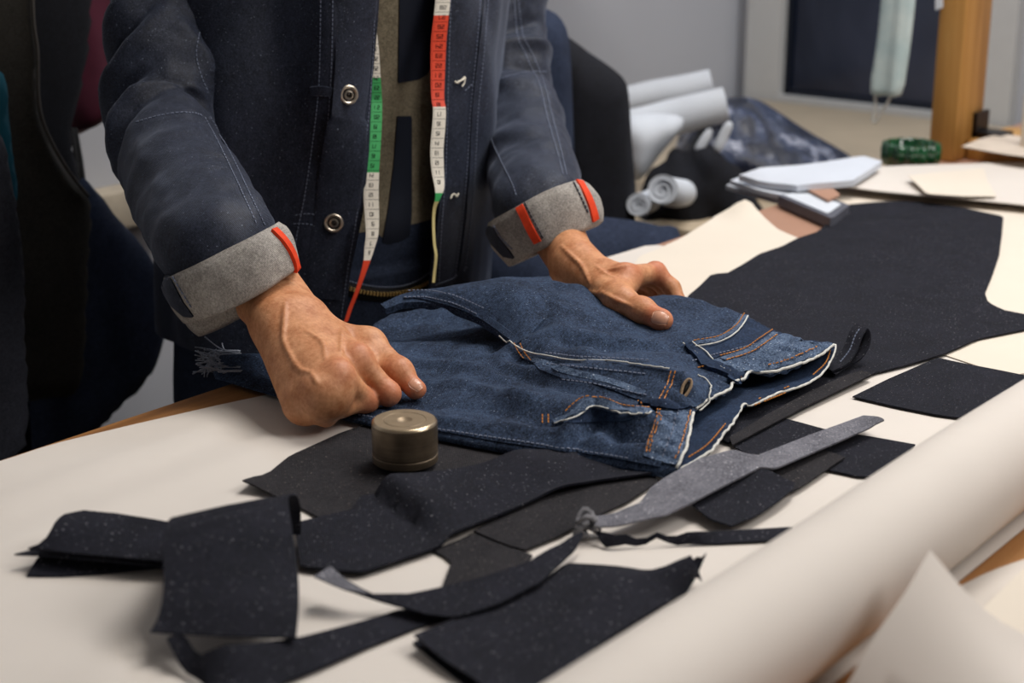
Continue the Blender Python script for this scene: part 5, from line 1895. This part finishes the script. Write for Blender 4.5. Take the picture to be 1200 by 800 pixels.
puff('cloth_heap', [(530, 240), (580, 248), (650, 254), (700, 255), (748, 260), (775, 266), (798, 276), (800, 400), (760, 600), (660, 690), (540, 690), (520, 400)], M['navy_cloth'], .09, D=2.0, seed=19, smooth=3, fold=.008, label='navy cloth piled on the chair behind the table, under his left cuff', cat='cloth')
# bench in the corner with rolls and bundles
BZ = TZ - 0.09
be = thing('storage_bench', (2.5, 1.45, 0), 'pale wooden bench in the window corner carrying rolls and bundles', 'bench')
pb = plain('pale_beech', lin(186, 170, 146), .6, .3, var=.06, scale=8)
box_obj('bench_top', (1.92, 1.06, BZ - .035), (3.05, 1.82, BZ), pb, be, bevel=.004)
box_obj('side_panel', (1.95, 1.08, 0), (1.98, 1.80, BZ - .035), pb, be)
box_obj('side_panel', (3.00, 1.08, 0), (3.03, 1.80, BZ - .035), pb, be)
box_obj('back_panel', (1.98, 1.77, 0), (3.0, 1.79, BZ - .035), pb, be)


def roll_thing(p0, p1, r, mat, label, group=None, spiral=True):
    p0, p1 = np.asarray(p0), np.asarray(p1)
    ax = unit(p1 - p0)
    a = unit(np.cross(ax, [0, 0, 1.0])); b = np.cross(ax, a)
    n, m = 28, 24
    V, Fs = [], []
    for i in range(m + 1):
        for k in range(n):
            th = 2 * math.pi * k / n
            V.append(p0 + (p1 - p0) * i / m + (a * math.cos(th) + b * math.sin(th)) * r)
    V = np.array(V)
    V += .12 * r * np.stack([vnoise(V, 14, 3 + k) for k in range(3)], 1)
    for i in range(m):
        for k in range(n):
            k2 = (k + 1) % n
            Fs.append((i * n + k, (i + 1) * n + k, (i + 1) * n + k2, i * n + k2))
    N = len(V)
    V = np.vstack([V, p0[None] + ax * .25 * r, p1[None] - ax * .25 * r])
    for k in range(n):
        Fs.append((N, k, (k + 1) % n)); Fs.append((N + 1, m * n + (k + 1) % n, m * n + k))
    o = obj('cloth_roll', V, Fs, mat, None, sharp=60, label=label, cat='roll')
    if spiral:
        for P0, s in ((p0, 1), (p1, -1)):
            mb = MB()
            mb.tube([P0 - s * ax * .001 + s * ax * .25 * r * (1 - q) + (a * math.cos(q * 16) + b * math.sin(q * 16)) * r * q for q in np.linspace(.1, .92, 60)], r * .05, 5)
            mb.build('rolled_end', mat, o)
    return o


roll_thing(at(700, 124, 2.62), at(834, 99, 2.60), .023, M['white_cloth'], 'upper white roll lying slantwise against the grey wall')
roll_thing(at(705, 158, 2.52), at(850, 122, 2.50), .028, M['white_cloth'], 'lower white roll in front, ending above the dark plastic bundle')
puff('white_sheet', [(728, 140), (770, 134), (800, 138), (798, 152), (775, 180), (752, 210), (738, 208), (728, 180)], M['white_cloth'], .04, D=2.45, seed=23, fold=.012, label='crumpled white sheet hanging down below the white rolls', cat='cloth')
puff('cloth_pile', [(735, 285), (752, 222), (764, 200), (780, 192), (790, 176), (806, 180), (818, 166), (838, 172), (852, 188), (870, 200), (885, 232), (900, 262), (830, 272), (792, 262), (768, 252), (745, 290)], M['black_cloth'], .08, D=2.42, seed=25, fold=.034, fscale=(13, 13, 11), label='black cloth pile below the white rolls', cat='cloth')
roll_thing(at(776, 222, 2.24), at(800, 226, 2.36), .021, M['white_cloth'], 'small white cloth roll with its end facing out on the bench edge')
roll_thing(at(748, 240, 2.24), at(762, 234, 2.36), .016, M['white_cloth'], 'smaller white cloth roll, lower left of the pair beside the black jacket')
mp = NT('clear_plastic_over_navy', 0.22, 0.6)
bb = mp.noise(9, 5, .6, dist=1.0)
mp.base(mp.ramp(bb, [(.42, lin(26, 32, 50)), (.52, lin(70, 80, 106)), (.56, lin(170, 176, 194)), (.60, lin(60, 70, 96))]))  # pale stops paint the film's white glints into the navy colour
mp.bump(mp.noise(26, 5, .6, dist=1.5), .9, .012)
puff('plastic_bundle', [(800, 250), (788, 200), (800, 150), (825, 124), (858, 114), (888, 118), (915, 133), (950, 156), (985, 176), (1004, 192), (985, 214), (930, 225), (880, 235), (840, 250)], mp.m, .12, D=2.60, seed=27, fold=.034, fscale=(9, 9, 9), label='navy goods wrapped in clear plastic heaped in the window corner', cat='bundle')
for k, q in enumerate(([(814, 174), (828, 152), (835, 154), (823, 178)], [(836, 173), (850, 144), (859, 147), (844, 177)])):
    puff('white_strap', q, M['white_cloth'], .002, D=2.38, seed=29 + k, fold=.001, step=.006, label=('white strap end on the dark bundle, nearer the black pile', 'white strap end on the dark bundle, nearer the window')[k], cat='strap')

# folded sheets and a notebook at the back corner of the desk
lw = plain('bluish_white_sheet', lin(204, 210, 220), .6, .3, var=.04, scale=10)
sheet('folded_sheet', [(851, 217, .006), (872, 210, .009), (940, 205, .010), (978, 222, .009), (948, 240, .006), (905, 233, .006), (875, 224, .006)], M['white_cloth'], thick=.006, step=.01, zmin=.0005, label='lowest white folded sheet of the stack at the desk corner', cat='sheet')
sheet('folded_sheet', [(856, 212, .018), (880, 203, .022), (935, 199, .022), (988, 207, .020), (962, 228, .016), (925, 231, .014), (890, 224, .014)], lw, thick=.006, step=.01, wave=.001, label='middle white folded sheet of the stack at the desk corner', cat='sheet')
sheet('folded_sheet', [(866, 206, .028), (884, 199, .036), (935, 194, .038), (1012, 184, .036), (1034, 190, .034), (1000, 212, .030), (935, 218, .027), (892, 214, .024)], lw, thick=.008, step=.01, wave=.001, label='topmost bluish white folded sheet of the stack at the desk corner', cat='sheet')
nb_ = sheet('grey_notebook', [(912, 229), (946, 222), (996, 240), (975, 256)], plain('grey_cover', lin(92, 94, 104), .5, .3), z=.016, thick=.013, step=.012, wave=.0, label='dark grey notebook edge sticking out from under the cream sheet', cat='notebook')
sheet('label_sheet', [(918, 228), (944, 223), (986, 239), (970, 250)], M['white_cloth'], z=.0172, thick=.0008, step=.01, wave=0, parent=nb_)
sheet('brown_folder', [(938, 217), (968, 214), (985, 228), (970, 234)], M['desk'], z=.0215, thick=.003, step=.01, wave=0, label='pinkish brown folder on the grey notebook', cat='folder')

# green ribbed glass dish
gd = on(1066, 199, 0.0)
mg = NT('green_glass', .08, .6)
mg.base(mg.ramp(mg.noise(30, 3), [(.35, lin(8, 52, 28)), (.7, lin(22, 88, 50))]))
mg.p.inputs['Coat Weight'].default_value = .6
V, Fs = [], []
prof = [(.004, .001), (.030, .001), (.036, .004), (.040, .014), (.0405, .026), (.039, .034), (.036, .036), (.034, .033), (.033, .016), (.026, .008), (.004, .007)]
n = 96
for r, z in prof:
    for k in range(n):
        th = 2 * math.pi * k / n
        q = r * (1 + (.07 * math.cos(14 * th) if .002 < z and r > .035 else 0))
        V.append((gd[0] + q * math.cos(th), gd[1] + q * math.sin(th), TZ + .004 + z))
for i in range(len(prof) - 1):
    for k in range(n):
        k2 = (k + 1) % n
        Fs.append((i * n + k, i * n + k2, (i + 1) * n + k2, (i + 1) * n + k))
Fs += [tuple(range(n))[::-1], tuple((len(prof) - 1) * n + k for k in range(n))]
dish = obj('glass_dish', V, Fs, mg.m, label='dark green ribbed glass dish beside the wooden post', cat='dish')

# wooden post with its beam, foot block, bracket
pp_ = on(1118, 191, 0.0)
fr_ = thing('timber_post', (pp_[0], pp_[1], TZ), 'varnished pine post standing on the desk in front of the window', 'post')
px0, px1, py0, py1 = pp_[0], pp_[0] + .092, pp_[1], pp_[1] + .042
box_obj('post', (px0, py0, TZ), (px1, py1, ZC), M['post'], fr_, bevel=.004)
box_obj('beam', (px0 + .01, py1, TZ + .44), (px1 - .01, YW, TZ + .53), M['post'], fr_, bevel=.004)
box_obj('foot_block', (px0 + .035, py0 - .24, TZ + .0), (px1 + .09, py0 - .002, TZ + .030), M['post'], fr_, bevel=.003)
mb = MB()
bp = np.array([px0 + .075, py0 - .012, TZ + .035])
mb.box(bp + np.array([0, -.012, 0]), (.022, .022, .004)); mb.box(bp + np.array([0.0, .008, .014]), (.022, .003, .018))
mb.build('bracket', M['dark_metal'], fr_, smooth=False)
sheet('note_paper', [(1127, 172, .034), (1150, 163, .037), (1172, 157, .036), (1240, 166, .034), (1250, 190, .034), (1182, 182, .034)], plain('stained_paper', lin(206, 194, 180), .8, .2, var=.08, scale=30), thick=.0012, step=.008, wave=.0008, label='stained paper lying on the wooden foot block of the post', cat='paper')
mb = MB()
tp = on(1204, 172, .0345)
mb.lathe((tp[0], tp[1], TZ + .0365), [(.010, 0), (.0105, .002), (.0105, .07), (.010, .072)], 24)
mb.build('paper_tube', M['cream_paper'], sharp=50, label='pale upright tube on the stained paper at the right edge', cat='tube')

# face mask hanging from the beam
mm = NT('mask_fabric', .7, .2)
mm.base(mm.ramp(mm.noise(20, 3), [(.35, lin(178, 198, 200)), (.7, lin(206, 218, 216))]))
xm = px0 - .02
nx = np.array([-1.0, 0, 0])
mk_ = puff('face_mask', [(1036, -60), (1076, -58), (1073, -10), (1068, 40), (1062, 80), (1055, 112), (1038, 112), (1021, 109), (1025, 70), (1030, 30), (1034, -20)], mm.m, .008, D=float((np.array([xm, 0, 0]) - CAM) @ np.array([1, 0, 0]) / ray(1045, 30)[0] * F), nrm=nx, R=.008, fold=.004, fscale=(4, 90, 2), seed=33, step=.006, smooth=2,
             label='pale folded face mask hanging in front of the dark window', cat='mask')
pl = np.array([xm, 0, 0.])
mb = MB()
mb.tube(list(smooth_poly([on_plane(u, v, pl, nx) for u, v in [(1025, 108), (1026, 122), (1024, 134), (1023, 142), (1027, 142), (1033, 130), (1040, 121), (1044, 110)]], False, 5)), .0024, 6)
mb.build('ear_loop', M['frayed'], mk_)
top = np.array([xm, on_plane(1055, -60, pl, nx)[1], TZ + .47])
mb = MB()
mb.tube(list(smooth_poly([on_plane(1040, -58, pl, nx), on_plane(1047, -90, pl, nx), top, on_plane(1066, -90, pl, nx), on_plane(1072, -56, pl, nx)], False, 5)), .0024, 6)
mb.build('ear_loop', M['frayed'], mk_)
mb = MB(); mb.tube([top + np.array([.045, 0, 0]), top + np.array([-.004, 0, 0])], .003, 8)
mb.build('hook', M['dark_metal'], fr_)
pz = np.array([px0 - .006, 0, 0.])
mb = MB()
q = [on_plane(1097, -70, pz, nx), on_plane(1105, -70, pz, nx), on_plane(1104, 9, pz, nx), on_plane(1096, 12, pz, nx)]
mb.add([p for p in q] + [p + np.array([.003, 0, 0]) for p in q], [(0, 1, 2, 3), (7, 6, 5, 4), (0, 4, 5, 1), (1, 5, 6, 2), (2, 6, 7, 3), (3, 7, 4, 0)])
mb.build('white_ribbon', M['white_cloth'], smooth=False, label='white ribbon end hanging against the pine post at the top edge', cat='ribbon')
